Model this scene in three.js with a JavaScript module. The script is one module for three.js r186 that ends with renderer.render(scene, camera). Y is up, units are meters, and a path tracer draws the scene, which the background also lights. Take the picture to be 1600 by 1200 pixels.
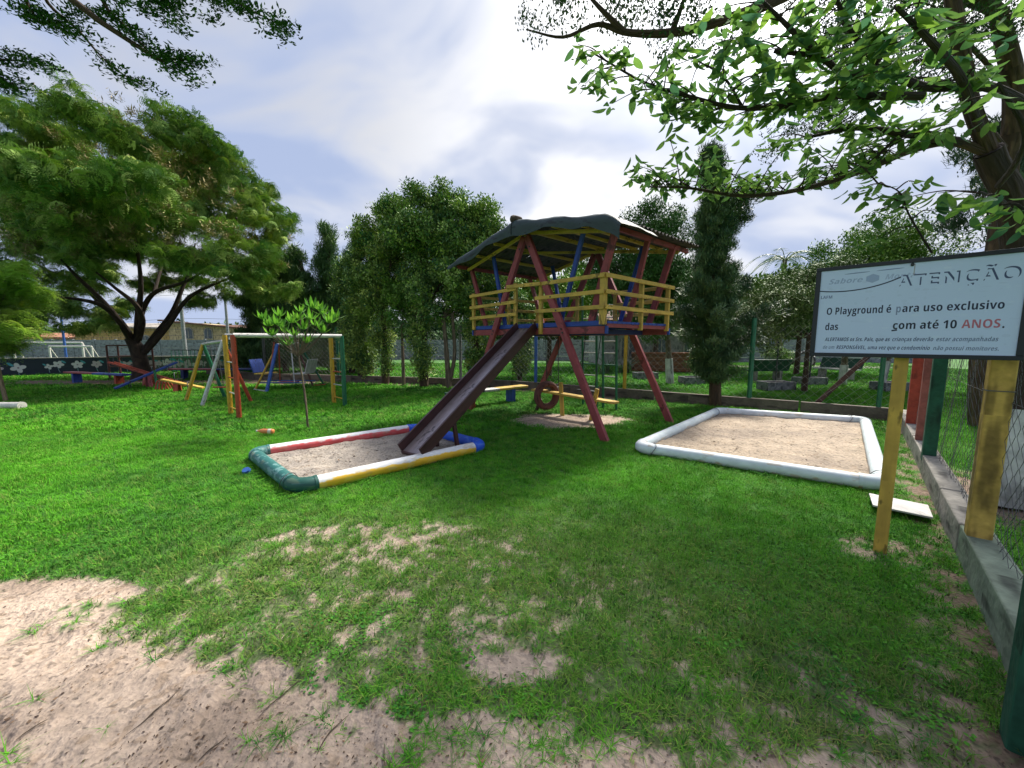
import * as THREE from 'three';
import { mergeGeometries } from 'three/addons/utils/BufferGeometryUtils.js';
import { RoundedBoxGeometry } from 'three/addons/geometries/RoundedBoxGeometry.js';

// ---------- camera, sky, sun, exposure ----------
const scene = new THREE.Scene();
const EYE = 1.55, FOC = 600, TILT = Math.atan(68 / 600);        // eye height; focal length in pixels of a 1600 x 1200 picture
const camera = new THREE.PerspectiveCamera(90, 4 / 3, 0.05, 3000);
camera.position.set(0, EYE, 0); camera.rotation.x = -TILT;
const renderer = new THREE.WebGLRenderer({ antialias: true });
renderer.setSize(1024, 768);
renderer.toneMapping = THREE.LinearToneMapping;
renderer.toneMappingExposure = 2.0;
renderer.shadowMap.enabled = true;

const SUN = new THREE.Vector3(1.75, 3.25, -2.1).normalize();
const sun = new THREE.DirectionalLight(new THREE.Color(1, 0.94, 0.84), 3.6);
sun.position.copy(SUN).multiplyScalar(60); sun.castShadow = true; sun.shadow.radius = 14;
Object.assign(sun.shadow.camera, { left: -35, right: 35, top: 35, bottom: -35, near: 1, far: 160 });
sun.shadow.mapSize.set(4096, 4096);
scene.add(sun, sun.target);

// ---------- numbers: random, noise, pixels to places ----------
function rng(seed) { let a = seed >>> 0; return () => { a = (a + 0x6D2B79F5) >>> 0; let t = a; t = Math.imul(t ^ (t >>> 15), t | 1); t ^= t + Math.imul(t ^ (t >>> 7), t | 61); return ((t ^ (t >>> 14)) >>> 0) / 4294967296; }; }
function hash(i, j, s) { let h = Math.imul(i | 0, 374761393) ^ Math.imul(j | 0, 668265263) ^ Math.imul(s | 0, 1274126177); h = Math.imul(h ^ (h >>> 13), 1274126177); return ((h ^ (h >>> 16)) >>> 0) / 4294967296; }
const sm = t => t * t * (3 - 2 * t), clamp = (x, a = 0, b = 1) => Math.min(b, Math.max(a, x)), mix = (a, b, t) => a + (b - a) * t;
const step = (a, b, x) => sm(clamp((x - a) / (b - a)));
function vn(x, y, s = 0, w = 0) { const i = Math.floor(x), j = Math.floor(y), u = sm(x - i), v = sm(y - j), m = k => w ? ((k % w) + w) % w : k; return mix(mix(hash(m(i), m(j), s), hash(m(i + 1), m(j), s), u), mix(hash(m(i), m(j + 1), s), hash(m(i + 1), m(j + 1), s), u), v); }
function fbm(x, y, o = 4, s = 0, w = 0) { let a = 0, k = 0.5, t = 0; for (let n = 0; n < o; n++) { a += k * vn(x, y, s + n * 17, w); t += k; x *= 2; y *= 2; if (w) w *= 2; k *= 0.5; } return a / t; }
const V = (x, d, h = 0) => new THREE.Vector3(x, h, -d);            // right, forward, up
const cT = Math.cos(TILT), sT = Math.sin(TILT);
function ray(px, py) { const a = (px - 800) / FOC, b = (600 - py) / FOC; return [a, b * cT - sT, cT + b * sT]; }
function G(px, py, h = 0) { const r = ray(px, py), t = (h - EYE) / r[1]; return V(r[0] * t, r[2] * t, h); }       // on the level plane at height h
function D(px, py, d) { const r = ray(px, py), t = d / r[2]; return V(r[0] * t, d, EYE + r[1] * t); }             // at a known distance ahead

// ---------- sky ----------
{
  const W = 1536, Hh = 768, px = new Float32Array(W * Hh * 4);
  const br = new THREE.Vector3(Math.sin(0.16) * 0.86, 0.46, -Math.cos(0.16) * 0.86).normalize();
  const d = new THREE.Vector3();
  for (let j = 0; j < Hh; j++) for (let i = 0; i < W; i++) {
    const el = ((j + 0.5) / Hh - 0.5) * Math.PI, az = ((i + 0.5) / W - 0.5) * 2 * Math.PI;
    d.set(Math.cos(el) * Math.cos(az), Math.sin(el), Math.cos(el) * Math.sin(az));
    const y = Math.max(d.y, 0), q = 1 / (y + 0.22), X = d.x * q, Z = d.z * q;
    const wx = fbm(X * 1.1 + 4, Z * 1.1, 3, 9) - 0.5, wz = fbm(X * 1.1, Z * 1.1 + 7, 3, 19) - 0.5;
    const n = fbm(X * 1.35 + wx * 1.5 + 3.3, Z * 1.9 + wz * 1.5 + 1.7, 6, 5);
    const veil = fbm(X * 0.35 + 9, Z * 0.6 + wx, 4, 31);
    const s = clamp(d.dot(SUN)), b = clamp(d.dot(br));
    const g = Math.pow(s, 7) * 0.34 + Math.pow(b, 12) * 0.26;
    const w = step(0.44, 0.68, n * 0.8 + veil * 0.12 + g * 0.34 + 0.06 * (1 - y)), e = step(0.42, 0.75, n);
    let r = mix(0.47, 0.88, w), gg = mix(0.57, 0.905, w), bb = mix(0.82, 0.975, w);
    const thick = step(0.45, 0.7, n) * step(0.35, 0.65, veil);
    const hz = Math.pow(1 - y, 4) * 0.09; r += hz; gg += hz; bb += hz * 0.9;
    const dk = 1 - 0.3 * thick * (1 - Math.min(1, g * 2)); r *= dk; gg *= dk; bb *= dk * 1.01;
    const gl = Math.pow(s, 30) * 15 * (0.75 + 0.25 * w) + Math.pow(s, 8) * 0.12 + Math.pow(b, 16) * 0.5 * e;
    r += gl; gg += gl * 0.985; bb += gl * 0.95;
    const k = (j * W + i) * 4; px[k] = r * 0.47; px[k + 1] = gg * 0.47; px[k + 2] = bb * 0.47; px[k + 3] = 1;
  }
  const t = new THREE.DataTexture(px, W, Hh, THREE.RGBAFormat, THREE.FloatType);
  t.mapping = THREE.EquirectangularReflectionMapping; t.magFilter = t.minFilter = THREE.LinearFilter; t.needsUpdate = true;
  scene.background = t; scene.environment = t;
}

// ---------- objects ----------
const taken = {};
function numbered(n) { const k = taken[n] = (taken[n] ?? -1) + 1; return k ? `${n}_${String(k).padStart(3, '0')}` : n; }
function thing(name, label, category, base, group) { const o = new THREE.Group(); o.name = numbered(name); o.position.copy(base); o.userData = { label, category }; if (group) o.userData.group = group; scene.add(o); return o; }
function shade(m) { m.castShadow = m.receiveShadow = true; return m; }
function part(t, name, geo, mat, kind, label) {      // geometry in world places; the part hangs under its thing
  const o = shade(new THREE.Mesh(geo, mat)); o.name = name; t.updateWorldMatrix(true, false);
  geo.translate(...t.getWorldPosition(new THREE.Vector3()).negate().toArray()); t.add(o); if (kind) o.userData.kind = kind; if (label) o.userData.label = label; return o;
}
function sub(p, name, geo, mat) { return part(p, name, geo, mat); }
function structure(name, geo, mat, label) { const o = shade(new THREE.Mesh(geo, mat)); o.name = name; o.userData = { kind: 'structure', label }; scene.add(o); return o; }
function copies(parent, name, geo, mat, list, colors, top) {   // leaves, blades: nobody counts them
  const o = shade(new THREE.InstancedMesh(geo, mat, list.length)); o.name = name; o.userData.kind = 'stuff';
  list.forEach((m, i) => { o.setMatrixAt(i, m); if (colors) o.setColorAt(i, colors[i]); });
  if (top) { o.userData.label = top; scene.add(o); } else { const p = parent.getWorldPosition(new THREE.Vector3()); o.position.copy(p).negate(); parent.add(o); }
  return o;
}

// ---------- shapes ----------
function metreUV(g) {      // uv in metres, by the side a face points to
  const h = g.index ? g.toNonIndexed() : g, p = h.attributes.position, n = h.attributes.normal, uv = new Float32Array(p.count * 2);
  for (let i = 0; i < p.count; i += 3) {
    const ax = Math.abs(n.getX(i) + n.getX(i + 1) + n.getX(i + 2)), ay = Math.abs(n.getY(i) + n.getY(i + 1) + n.getY(i + 2)), az = Math.abs(n.getZ(i) + n.getZ(i + 1) + n.getZ(i + 2));
    for (let k = i; k < i + 3; k++) { const x = p.getX(k), y = p.getY(k), z = p.getZ(k); uv.set(az >= ax && az >= ay ? [x, y] : ax >= ay ? [z, y] : [x, z], k * 2); }
  }
  h.setAttribute('uv', new THREE.BufferAttribute(uv, 2)); return h;
}
const Y = new THREE.Vector3(0, 1, 0);
function beam(a, b, w, t, wide, r = 0.006) {       // board from a to b; w along "wide", t across
  const len = a.distanceTo(b), dir = b.clone().sub(a).normalize(), g = metreUV(r ? new RoundedBoxGeometry(w, len, t, 1, Math.min(r, w / 3, t / 3)) : new THREE.BoxGeometry(w, len, t));
  const X = (wide || Y).clone().addScaledVector(dir, -(wide || Y).dot(dir)).normalize(), Z = X.clone().cross(dir);
  const off = Math.abs(a.x * 3.7 + a.y * 1.3 + a.z * 2.1) % 5, uv = g.attributes.uv; for (let i = 0; i < uv.count; i++) uv.setXY(i, uv.getX(i) + off, uv.getY(i) + off * 1.7);
  return g.applyMatrix4(new THREE.Matrix4().makeBasis(X, dir, Z).setPosition(a.clone().lerp(b, 0.5)));
}
function box(c, sx, sy, sz, turn = 0, r = 0.006) { const g = metreUV(r ? new RoundedBoxGeometry(sx, sy, sz, 1, r) : new THREE.BoxGeometry(sx, sy, sz)); g.rotateY(turn); g.translate(c.x, c.y, c.z); return g; }
function tube(pts, r, seg = 8, smooth = true, caps = true) {  // r: number or list; taper along a path
  const n0 = pts.length, path = [], rad = [];
  const rs = Array.isArray(r) ? r : pts.map(() => r);
  if (smooth && n0 > 2) { const c = new THREE.CatmullRomCurve3(pts, false, 'centripetal'), m = (n0 - 1) * 5; for (let i = 0; i <= m; i++) { path.push(c.getPoint(i / m)); const f = i / m * (n0 - 1), k = Math.min(n0 - 2, Math.floor(f)); rad.push(mix(rs[k], rs[k + 1], f - k)); } }
  else pts.forEach((p, i) => { path.push(p); rad.push(rs[i]); });
  const pos = [], nor = [], uv = [], idx = []; let N = new THREE.Vector3(), L = 0;
  for (let i = 0; i < path.length; i++) {
    const t = path[Math.min(i + 1, path.length - 1)].clone().sub(path[Math.max(i - 1, 0)]).normalize();
    if (!i) { N = (Math.abs(t.y) < 0.9 ? Y.clone() : new THREE.Vector3(1, 0, 0)); } else L += path[i].distanceTo(path[i - 1]);
    N.addScaledVector(t, -N.dot(t)).normalize(); const B = t.clone().cross(N);
    for (let k = 0; k <= seg; k++) { const a = k / seg * 2 * Math.PI, v = N.clone().multiplyScalar(Math.cos(a)).addScaledVector(B, Math.sin(a)); pos.push(path[i].x + v.x * rad[i], path[i].y + v.y * rad[i], path[i].z + v.z * rad[i]); nor.push(v.x, v.y, v.z); uv.push(k / seg, L); }
    if (i) for (let k = 0; k < seg; k++) { const q = (i - 1) * (seg + 1) + k; idx.push(q, q + 1, q + seg + 1, q + 1, q + seg + 2, q + seg + 1); }
  }
  if (caps) for (const e of [0, path.length - 1]) { const t = path[e].clone().sub(path[e ? e - 1 : 1]).normalize(), c0 = pos.length / 3; pos.push(path[e].x, path[e].y, path[e].z); nor.push(t.x, t.y, t.z); uv.push(0.5, e ? L : 0); for (let k = 0; k <= seg; k++) { const q = (e * (seg + 1) + k) * 3; pos.push(pos[q], pos[q + 1], pos[q + 2]); nor.push(t.x, t.y, t.z); uv.push(k / seg, e ? L : 0); } for (let k = 1; k <= seg; k++) e ? idx.push(c0, c0 + k, c0 + k + 1) : idx.push(c0, c0 + k + 1, c0 + k); }
  const g = new THREE.BufferGeometry(); g.setAttribute('position', new THREE.Float32BufferAttribute(pos, 3)); g.setAttribute('normal', new THREE.Float32BufferAttribute(nor, 3)); g.setAttribute('uv', new THREE.Float32BufferAttribute(uv, 2)); g.setIndex(idx); return g;
}
const rod = (a, b, r, seg = 10) => tube([a, b], r, seg, false);
function knobbly(g, amp, freq, seed) { const p = g.attributes.position, n = g.attributes.normal; for (let i = 0; i < p.count; i++) { const k = (fbm(p.getX(i) * freq + p.getZ(i) * freq * 0.7 + 50, p.getY(i) * freq * 0.6 - p.getZ(i) * freq * 0.7 + 50, 3, seed) - 0.5) * 2 * amp; p.setXYZ(i, p.getX(i) + n.getX(i) * k, p.getY(i) + n.getY(i) * k, p.getZ(i) + n.getZ(i) * k); } g.computeVertexNormals(); return g; }
function merge(list) { const l = list.map(g => g.index ? g.toNonIndexed() : g); l.forEach(g => { for (const k of Object.keys(g.attributes)) if (!['position', 'normal', 'uv', 'color'].includes(k)) g.deleteAttribute(k); }); return mergeGeometries(l); }

// ---------- surfaces ----------
function tex(n, fn, { color = true, rep = 1, h = n } = {}) {       // fn(u, v) -> [r, g, b] 0..1
  const a = new Uint8Array(n * h * 4); for (let j = 0; j < h; j++) for (let i = 0; i < n; i++) { const c = fn(i / n, j / h), k = (j * n + i) * 4; a[k] = clamp(c[0]) * 255; a[k + 1] = clamp(c[1] ?? c[0]) * 255; a[k + 2] = clamp(c[2] ?? c[0]) * 255; a[k + 3] = 255; }
  const t = new THREE.DataTexture(a, n, h); t.wrapS = t.wrapT = THREE.RepeatWrapping; t.magFilter = THREE.LinearFilter; t.minFilter = THREE.LinearMipmapLinearFilter; t.generateMipmaps = true; if (color) t.colorSpace = THREE.SRGBColorSpace; t.repeat.set(rep, rep); t.needsUpdate = true; return t;
}
const C = (r, g, b) => new THREE.Color().setRGB(r, g, b);
// painted timber: long grain, scuffs, grey patches where paint has gone
const grainT = tex(256, (u, v) => { const g = fbm(u * 24, v * 3, 4, 3, 24), s = fbm(u * 6, v * 6, 4, 8, 6), c = fbm(u * 40, v * 12, 3, 21, 40); const k = 0.70 + 0.26 * g - 0.34 * step(0.58, 0.68, s * 0.6 + c * 0.4) + 0.34 * (s - 0.5); return [k, k * 0.985, k * 0.97]; }, { rep: 1 });
const grainB = tex(256, (u, v) => [fbm(u * 24, v * 3, 4, 3, 24) * 0.7 + 0.3 * fbm(u * 40, v * 40, 2, 5, 40)], { color: false });
const paint = (r, g, b, ro = 0.62) => new THREE.MeshStandardMaterial({ color: C(r, g, b), map: grainT, bumpMap: grainB, bumpScale: 0.003, roughness: ro });
const speckT = tex(256, (u, v) => { const k = 0.8 + 0.2 * fbm(u * 16, v * 16, 4, 4, 16) - 0.35 * step(0.66, 0.74, fbm(u * 22, v * 22, 3, 61, 22)); return [k, k * 0.98, k * 0.95]; });
const steel = (r, g, b, ro = 0.45, me = 0) => new THREE.MeshStandardMaterial({ color: C(r, g, b), map: speckT, roughness: ro, metalness: me });
const concT = tex(512, (u, v) => { const a = fbm(u * 5, v * 5, 5, 12, 5), b = fbm(u * 30, v * 30, 3, 44, 30), st = step(0.52, 0.7, fbm(u * 9, v * 2.0, 4, 71, 9)); const k = 0.62 + 0.34 * a + 0.16 * (b - 0.5) - 0.26 * st; return [k, k * 0.985, k * 0.95]; });
const concB = tex(256, (u, v) => [fbm(u * 20, v * 20, 4, 15, 20)], { color: false });
const concrete = (r, g, b) => new THREE.MeshStandardMaterial({ color: C(r, g, b), map: concT, bumpMap: concB, bumpScale: 0.008, roughness: 0.92 });
const barkT = tex(256, (u, v) => { const a = fbm(u * 18, v * 4, 5, 23, 18), l = step(0.6, 0.75, fbm(u * 6, v * 5, 4, 33, 6)); const k = 0.42 + 0.6 * a; return [k + l * 0.16, k * 0.94 + l * 0.17, k * 0.86 + l * 0.14]; });
const barkB = tex(256, (u, v) => [fbm(u * 18, v * 4, 5, 23, 18)], { color: false });
const bark = (r, g, b) => new THREE.MeshStandardMaterial({ color: C(r, g, b), map: barkT, bumpMap: barkB, bumpScale: 0.03, roughness: 0.95 });
const leafM = (ro = 0.6) => new THREE.MeshPhysicalMaterial({ color: C(1, 1, 1), roughness: ro, specularIntensity: 0.4, side: THREE.DoubleSide });
const M = {
  red: paint(0.40, 0.075, 0.085), redOrange: paint(0.52, 0.075, 0.03), yellow: paint(0.78, 0.52, 0.085), blue: paint(0.03, 0.09, 0.46), green: paint(0.012, 0.09, 0.045), white: paint(0.72, 0.72, 0.7), brown: paint(0.09, 0.032, 0.026), navy: paint(0.02, 0.04, 0.2),
  mRed: steel(0.46, 0.07, 0.03), mYellow: steel(0.62, 0.38, 0.03), mGreen: steel(0.015, 0.16, 0.08), mBlue: steel(0.03, 0.11, 0.42), mSilver: steel(0.62, 0.64, 0.66, 0.4, 0.2), mWhite: steel(0.74, 0.74, 0.72), mBrown: steel(0.12, 0.04, 0.03, 0.5), mDark: steel(0.03, 0.035, 0.04), mGrey: steel(0.3, 0.32, 0.34),
  slide: new THREE.MeshStandardMaterial({ color: C(0.085, 0.032, 0.03), map: grainT, roughness: 0.38 }), slideBed: new THREE.MeshStandardMaterial({ color: C(0.44, 0.37, 0.38), map: grainT, roughness: 0.3, metalness: 0.5 }),
  wire: new THREE.MeshStandardMaterial({ color: C(0.10, 0.10, 0.095), roughness: 0.6, metalness: 0.3 }), wireGrey: new THREE.MeshStandardMaterial({ color: C(0.4, 0.4, 0.38), roughness: 0.6, metalness: 0.3 }), rope: new THREE.MeshStandardMaterial({ color: C(0.03, 0.03, 0.03), roughness: 0.9 }), rubber: new THREE.MeshStandardMaterial({ color: C(0.16, 0.065, 0.05), map: speckT, roughness: 0.85 }),
  conc: concrete(0.46, 0.44, 0.41), concDark: concrete(0.2, 0.17, 0.14), concBlue: concrete(0.36, 0.40, 0.46), concGreen: concrete(0.33, 0.42, 0.33), planter: concrete(0.26, 0.28, 0.31),
  postYellow: concrete(0.78, 0.53, 0.13), postGreen: concrete(0.02, 0.14, 0.08), postRed: concrete(0.5, 0.08, 0.05), postPink: concrete(0.42, 0.14, 0.12), barkDark: bark(0.075, 0.055, 0.045),
  bark: bark(0.13, 0.09, 0.065), barkGrey: bark(0.26, 0.22, 0.18), barkPale: bark(0.42, 0.36, 0.28), lime: concrete(0.74, 0.76, 0.78), leaf: leafM(0.65), leafSoft: leafM(0.8), leafDark: leafM(0.5), leafBig: new THREE.MeshPhysicalMaterial({ roughness: 1, transmission: 0.5, thickness: 0, side: THREE.DoubleSide, ior: 1.3, specularIntensity: 0.4 }),
};

// ---------- the ground ----------
const UH = [-0.659, 0.752], VH = [0.752, 0.659];                     // the tower's two level directions (right, forward)
const TW = (u, v, h) => V(1.48 + UH[0] * u + VH[0] * v * 0.96, 5.79 + UH[1] * u + VH[1] * v * 0.96, h);
const kerbX = d => 3.13 + 0.905 * (d - 2.52);                        // inner foot of the right kerb
const KB = [[7.45, 7.35], [0, 12.55], [-3.4, 13.75], [-10, 15.4], [-14, 17.6]];   // the low kerb at the back (right, forward)
function segDist(x, d, a, b) { const ux = b[0] - a[0], ud = b[1] - a[1], t = clamp(((x - a[0]) * ux + (d - a[1]) * ud) / (ux * ux + ud * ud)); return Math.hypot(x - a[0] - t * ux, d - a[1] - t * ud); }
const kerbDist = (x, d) => Math.min(...KB.slice(1).map((b, i) => segDist(x, d, KB[i], b)));
function wallSide(x, d) { return (x + 24) * 6.5 - (d - 16) * 14; }   // below 0: beyond the painted wall
function groundY(x, d) {
  let y = (fbm(x * 0.9 + 40, d * 0.9 + 40, 3, 2) - 0.5) * 0.05 + (fbm(x * 5 + 40, d * 5 + 40, 3, 6) - 0.5) * 0.018;
  if (d < 3.4 && d > 0 && x < 0.8) { const q = (1 - step(0.6, 1.25, Math.hypot((x + 2.3) / 2.1, (d - 1.4) / 0.8))); if (q > 0) y += q * ((fbm(x * 9 + 60, d * 9 + 60, 3, 116) - 0.5) * 0.034 - 0.02 * step(0.6, 0.72, fbm(x * 5 + 60, d * 4 + 60, 2, 119))); }
  if (x < -9 && wallSide(x, d) < -10) y -= 1.25 * step(-10, -60, wallSide(x, d)) * step(-9, -13, x);
  return y - 0.012;
}
const bareSpots = [[-2.1, 1.4, 1.0, 0.36, 1.3], [-3.0, 1.75, 0.8, 0.38, 1.3], [-2.9, 2.25, 0.5, 0.14, 0.9], [-1.15, 1.28, 0.6, 0.2, 1.2], [0.02, 1.68, 0.2, 0.08, 1.1], [-0.2, 1.3, 0.35, 0.12, 1.05], [0.3, 1.22, 0.3, 0.1, 0.9], [1.3, 1.22, 0.4, 0.08, 0.5], [2.78, 2.72, 0.25, 0.2, 0.55], [-0.62, 2.75, 0.5, 0.3, 0.12], [-1.4, 2.9, 0.6, 0.25, 0.12], [1.15, 7.45, 0.95, 0.62, 1.4], [-14.5, 14.3, 5, 0.9, 0.9], [-9.5, 14.2, 2.5, 0.7, 0.9], [4.2, 4.4, 0.5, 0.8, 0.5], [5.2, 3.6, 1.3, 0.8, 0.8]];
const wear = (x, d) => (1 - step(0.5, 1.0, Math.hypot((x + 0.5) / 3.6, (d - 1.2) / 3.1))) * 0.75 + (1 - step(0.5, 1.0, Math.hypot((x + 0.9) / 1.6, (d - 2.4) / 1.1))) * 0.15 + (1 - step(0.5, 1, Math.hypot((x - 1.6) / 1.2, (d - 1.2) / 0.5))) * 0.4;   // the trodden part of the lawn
function bare(x, d) {                    // 1: bare soil, 0: closed turf
  let b = 0; for (const [cx, cd, rx, rd, k] of bareSpots) { const q = Math.hypot((x - cx) / rx, (d - cd) / rd); if (q < 2) b = Math.max(b, k * (1 - step(0.5, 1.55, q))); }
  const kx = x - kerbX(d); if (d < 7.6 && kx > -0.7 && kx < 0.4) b = Math.max(b, 0.42 * step(-0.6, -0.02, kx));
  if (x > -12 && x < 3.0 && d > 10) { const kd = kerbDist(x, d); if (kd < 0.8) b = Math.max(b, 0.95 * (1 - step(0.35, 0.8, kd))); }
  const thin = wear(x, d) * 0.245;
  const n = fbm(x * 2.3 + 30, d * 2.6 + 30, 4, 77) - 0.5, m = fbm(x * 17 + 30, d * 18 + 30, 4, 78) - 0.5;
  return clamp(b + thin + (n * 0.6 + m * 1.9) * step(0.02, 0.35, b + thin));
}
const GC = { turf: [0.03, 0.10, 0.014], turfHi: [0.06, 0.21, 0.016], straw: [0.20, 0.165, 0.09], sand: [0.475, 0.365, 0.278], dirt: [0.19, 0.125, 0.082], thatch: [0.2, 0.165, 0.10] };
function groundColor(x, d, o) {
  const b = bare(x, d), s = step(0.22, 0.5, b);
  const f = fbm(x * 0.5 + 20, d * 0.5 + 20, 4, 90), f2 = fbm(x * 6 + 20, d * 6 + 20, 3, 91), f3 = fbm(x * 3 + 9, d * 3 + 9, 4, 95);
  const kx = x - kerbX(d), isDirt = Math.max(step(-0.6, -0.1, kx) * (d < 9 ? 0.8 : 0), d > 10 ? 1 : 0, step(1.6, 2.8, x) * (d < 3.4 ? 0.3 : 0));
  for (let k = 0; k < 3; k++) {
    let soil = mix(GC.sand[k], GC.dirt[k], clamp(isDirt + step(0.56, 0.72, f3) * 0.4)); soil *= 0.86 + 0.28 * f2;
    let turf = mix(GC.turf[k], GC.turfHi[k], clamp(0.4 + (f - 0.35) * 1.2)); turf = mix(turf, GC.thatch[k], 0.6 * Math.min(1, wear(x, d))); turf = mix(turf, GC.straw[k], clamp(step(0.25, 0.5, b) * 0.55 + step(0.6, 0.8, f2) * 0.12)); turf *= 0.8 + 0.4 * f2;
    o[k] = mix(turf, soil, s);
  }
}
{
  const radii = [0], angles = []; for (let r = 0.5; r < 1500; r *= r < 40 ? 1.0125 : 1.12) radii.push(r);
  for (let a = -68; a < 68; a += 0.3) angles.push(a); for (let a = 68; a <= 292.01; a += 8) angles.push(Math.min(a, 292));
  const nA = angles.length, pos = [], col = [], uv = [], idx = [], c = [0, 0, 0];
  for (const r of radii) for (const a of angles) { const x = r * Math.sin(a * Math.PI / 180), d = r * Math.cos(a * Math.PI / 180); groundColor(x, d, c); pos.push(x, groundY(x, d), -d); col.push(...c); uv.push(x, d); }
  for (let i = 1; i < radii.length; i++) for (let k = 0; k + 1 < nA; k++) { const q = (i - 1) * nA + k; idx.push(q, q + 1, q + nA + 1, q, q + nA + 1, q + nA); }
  const g = new THREE.BufferGeometry(); g.setAttribute('position', new THREE.Float32BufferAttribute(pos, 3)); g.setAttribute('color', new THREE.Float32BufferAttribute(col, 3)); g.setAttribute('uv', new THREE.Float32BufferAttribute(uv, 2)); g.setIndex(idx); g.computeVertexNormals();
  const soilT = tex(1024, (u, v) => { const a = fbm(u * 60, v * 60, 3, 51, 60), b = fbm(u * 12, v * 12, 4, 52, 12), s = step(0.70, 0.78, fbm(u * 45, v * 45, 2, 53, 45)), p = step(0.66, 0.74, fbm(u * 20, v * 20, 3, 54, 20)); const k = 0.88 + 0.24 * (a - 0.5) + 0.16 * (b - 0.5) - 0.2 * s - 0.07 * p; return [k, k * (1 - 0.02 * p), k * (1 - 0.05 * p)]; });
  const soilB = tex(1024, (u, v) => [0.5 * fbm(u * 60, v * 60, 3, 51, 60) + 0.5 * fbm(u * 14, v * 14, 4, 56, 14)], { color: false });
  soilT.repeat.set(0.9, 0.9); soilB.repeat.set(0.9, 0.9);
  M.ground = new THREE.MeshStandardMaterial({ vertexColors: true, map: soilT, bumpMap: soilB, bumpScale: 0.02, roughness: 0.97 });
  structure('lawn', g, M.ground, 'wide lawn of short grass worn to bare sand in places');
}
const insideBox = (p, q, x, d) => { let c = false; for (let i = 0, j = 3; i < 4; j = i++) { const a = q[i], b = q[j]; if ((a[1] > d) !== (b[1] > d) && x < (b[0] - a[0]) * (d - a[1]) / (b[1] - a[1]) + a[0]) c = !c; } return c; };
const xd = v => [v.x, -v.z];
// the two sand boxes, corners counted round (right, forward)
const boxA = [[-2.18, 3.75], [-3.43, 4.95], [-1.6, 6.42], [-0.4, 5.32]], boxB = [[1.75, 5.24], [3.84, 3.84], [6.55, 7.0], [4.35, 8.0]];

// ---------- grass ----------
function blade(L, w, lean, turn, x, z, segs = 2) {
  const p = [], n = [], ix = []; const c = Math.cos(turn), s = Math.sin(turn);
  for (let k = 0; k <= segs; k++) { const t = k / segs, ww = w * (1 - t * 0.9), o = lean * t * t * L, y = L * t * (1 - 0.35 * lean * t); for (const e of k < segs ? [-1, 1] : [0]) { p.push(x + c * o - s * e * ww / 2, y, z + s * o + c * e * ww / 2); n.push(c * -0.62, 0.78, s * -0.62); } }
  for (let k = 0; k < segs; k++) { const q = k * 2; if (k < segs - 1) ix.push(q, q + 1, q + 2, q + 1, q + 3, q + 2); else ix.push(q, q + 1, q + 2); }
  const g = new THREE.BufferGeometry(); g.setAttribute('position', new THREE.Float32BufferAttribute(p, 3)); g.setAttribute('normal', new THREE.Float32BufferAttribute(n, 3)); g.setIndex(ix); return g;
}
function tuft(seed, n, rad, L, w, lean) { const r = rng(seed), l = []; for (let i = 0; i < n; i++) { const a = r() * 6.283, q = Math.sqrt(r()) * rad; l.push(blade(L * (0.5 + 0.7 * r()), w * (0.7 + 0.6 * r()), lean * (0.3 + r()), r() * 6.283, Math.cos(a) * q, Math.sin(a) * q)); } return merge(l); }
const grassM = new THREE.MeshPhysicalMaterial({ color: C(1, 1, 1), roughness: 0.75, specularIntensity: 0.22, side: THREE.DoubleSide });
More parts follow.
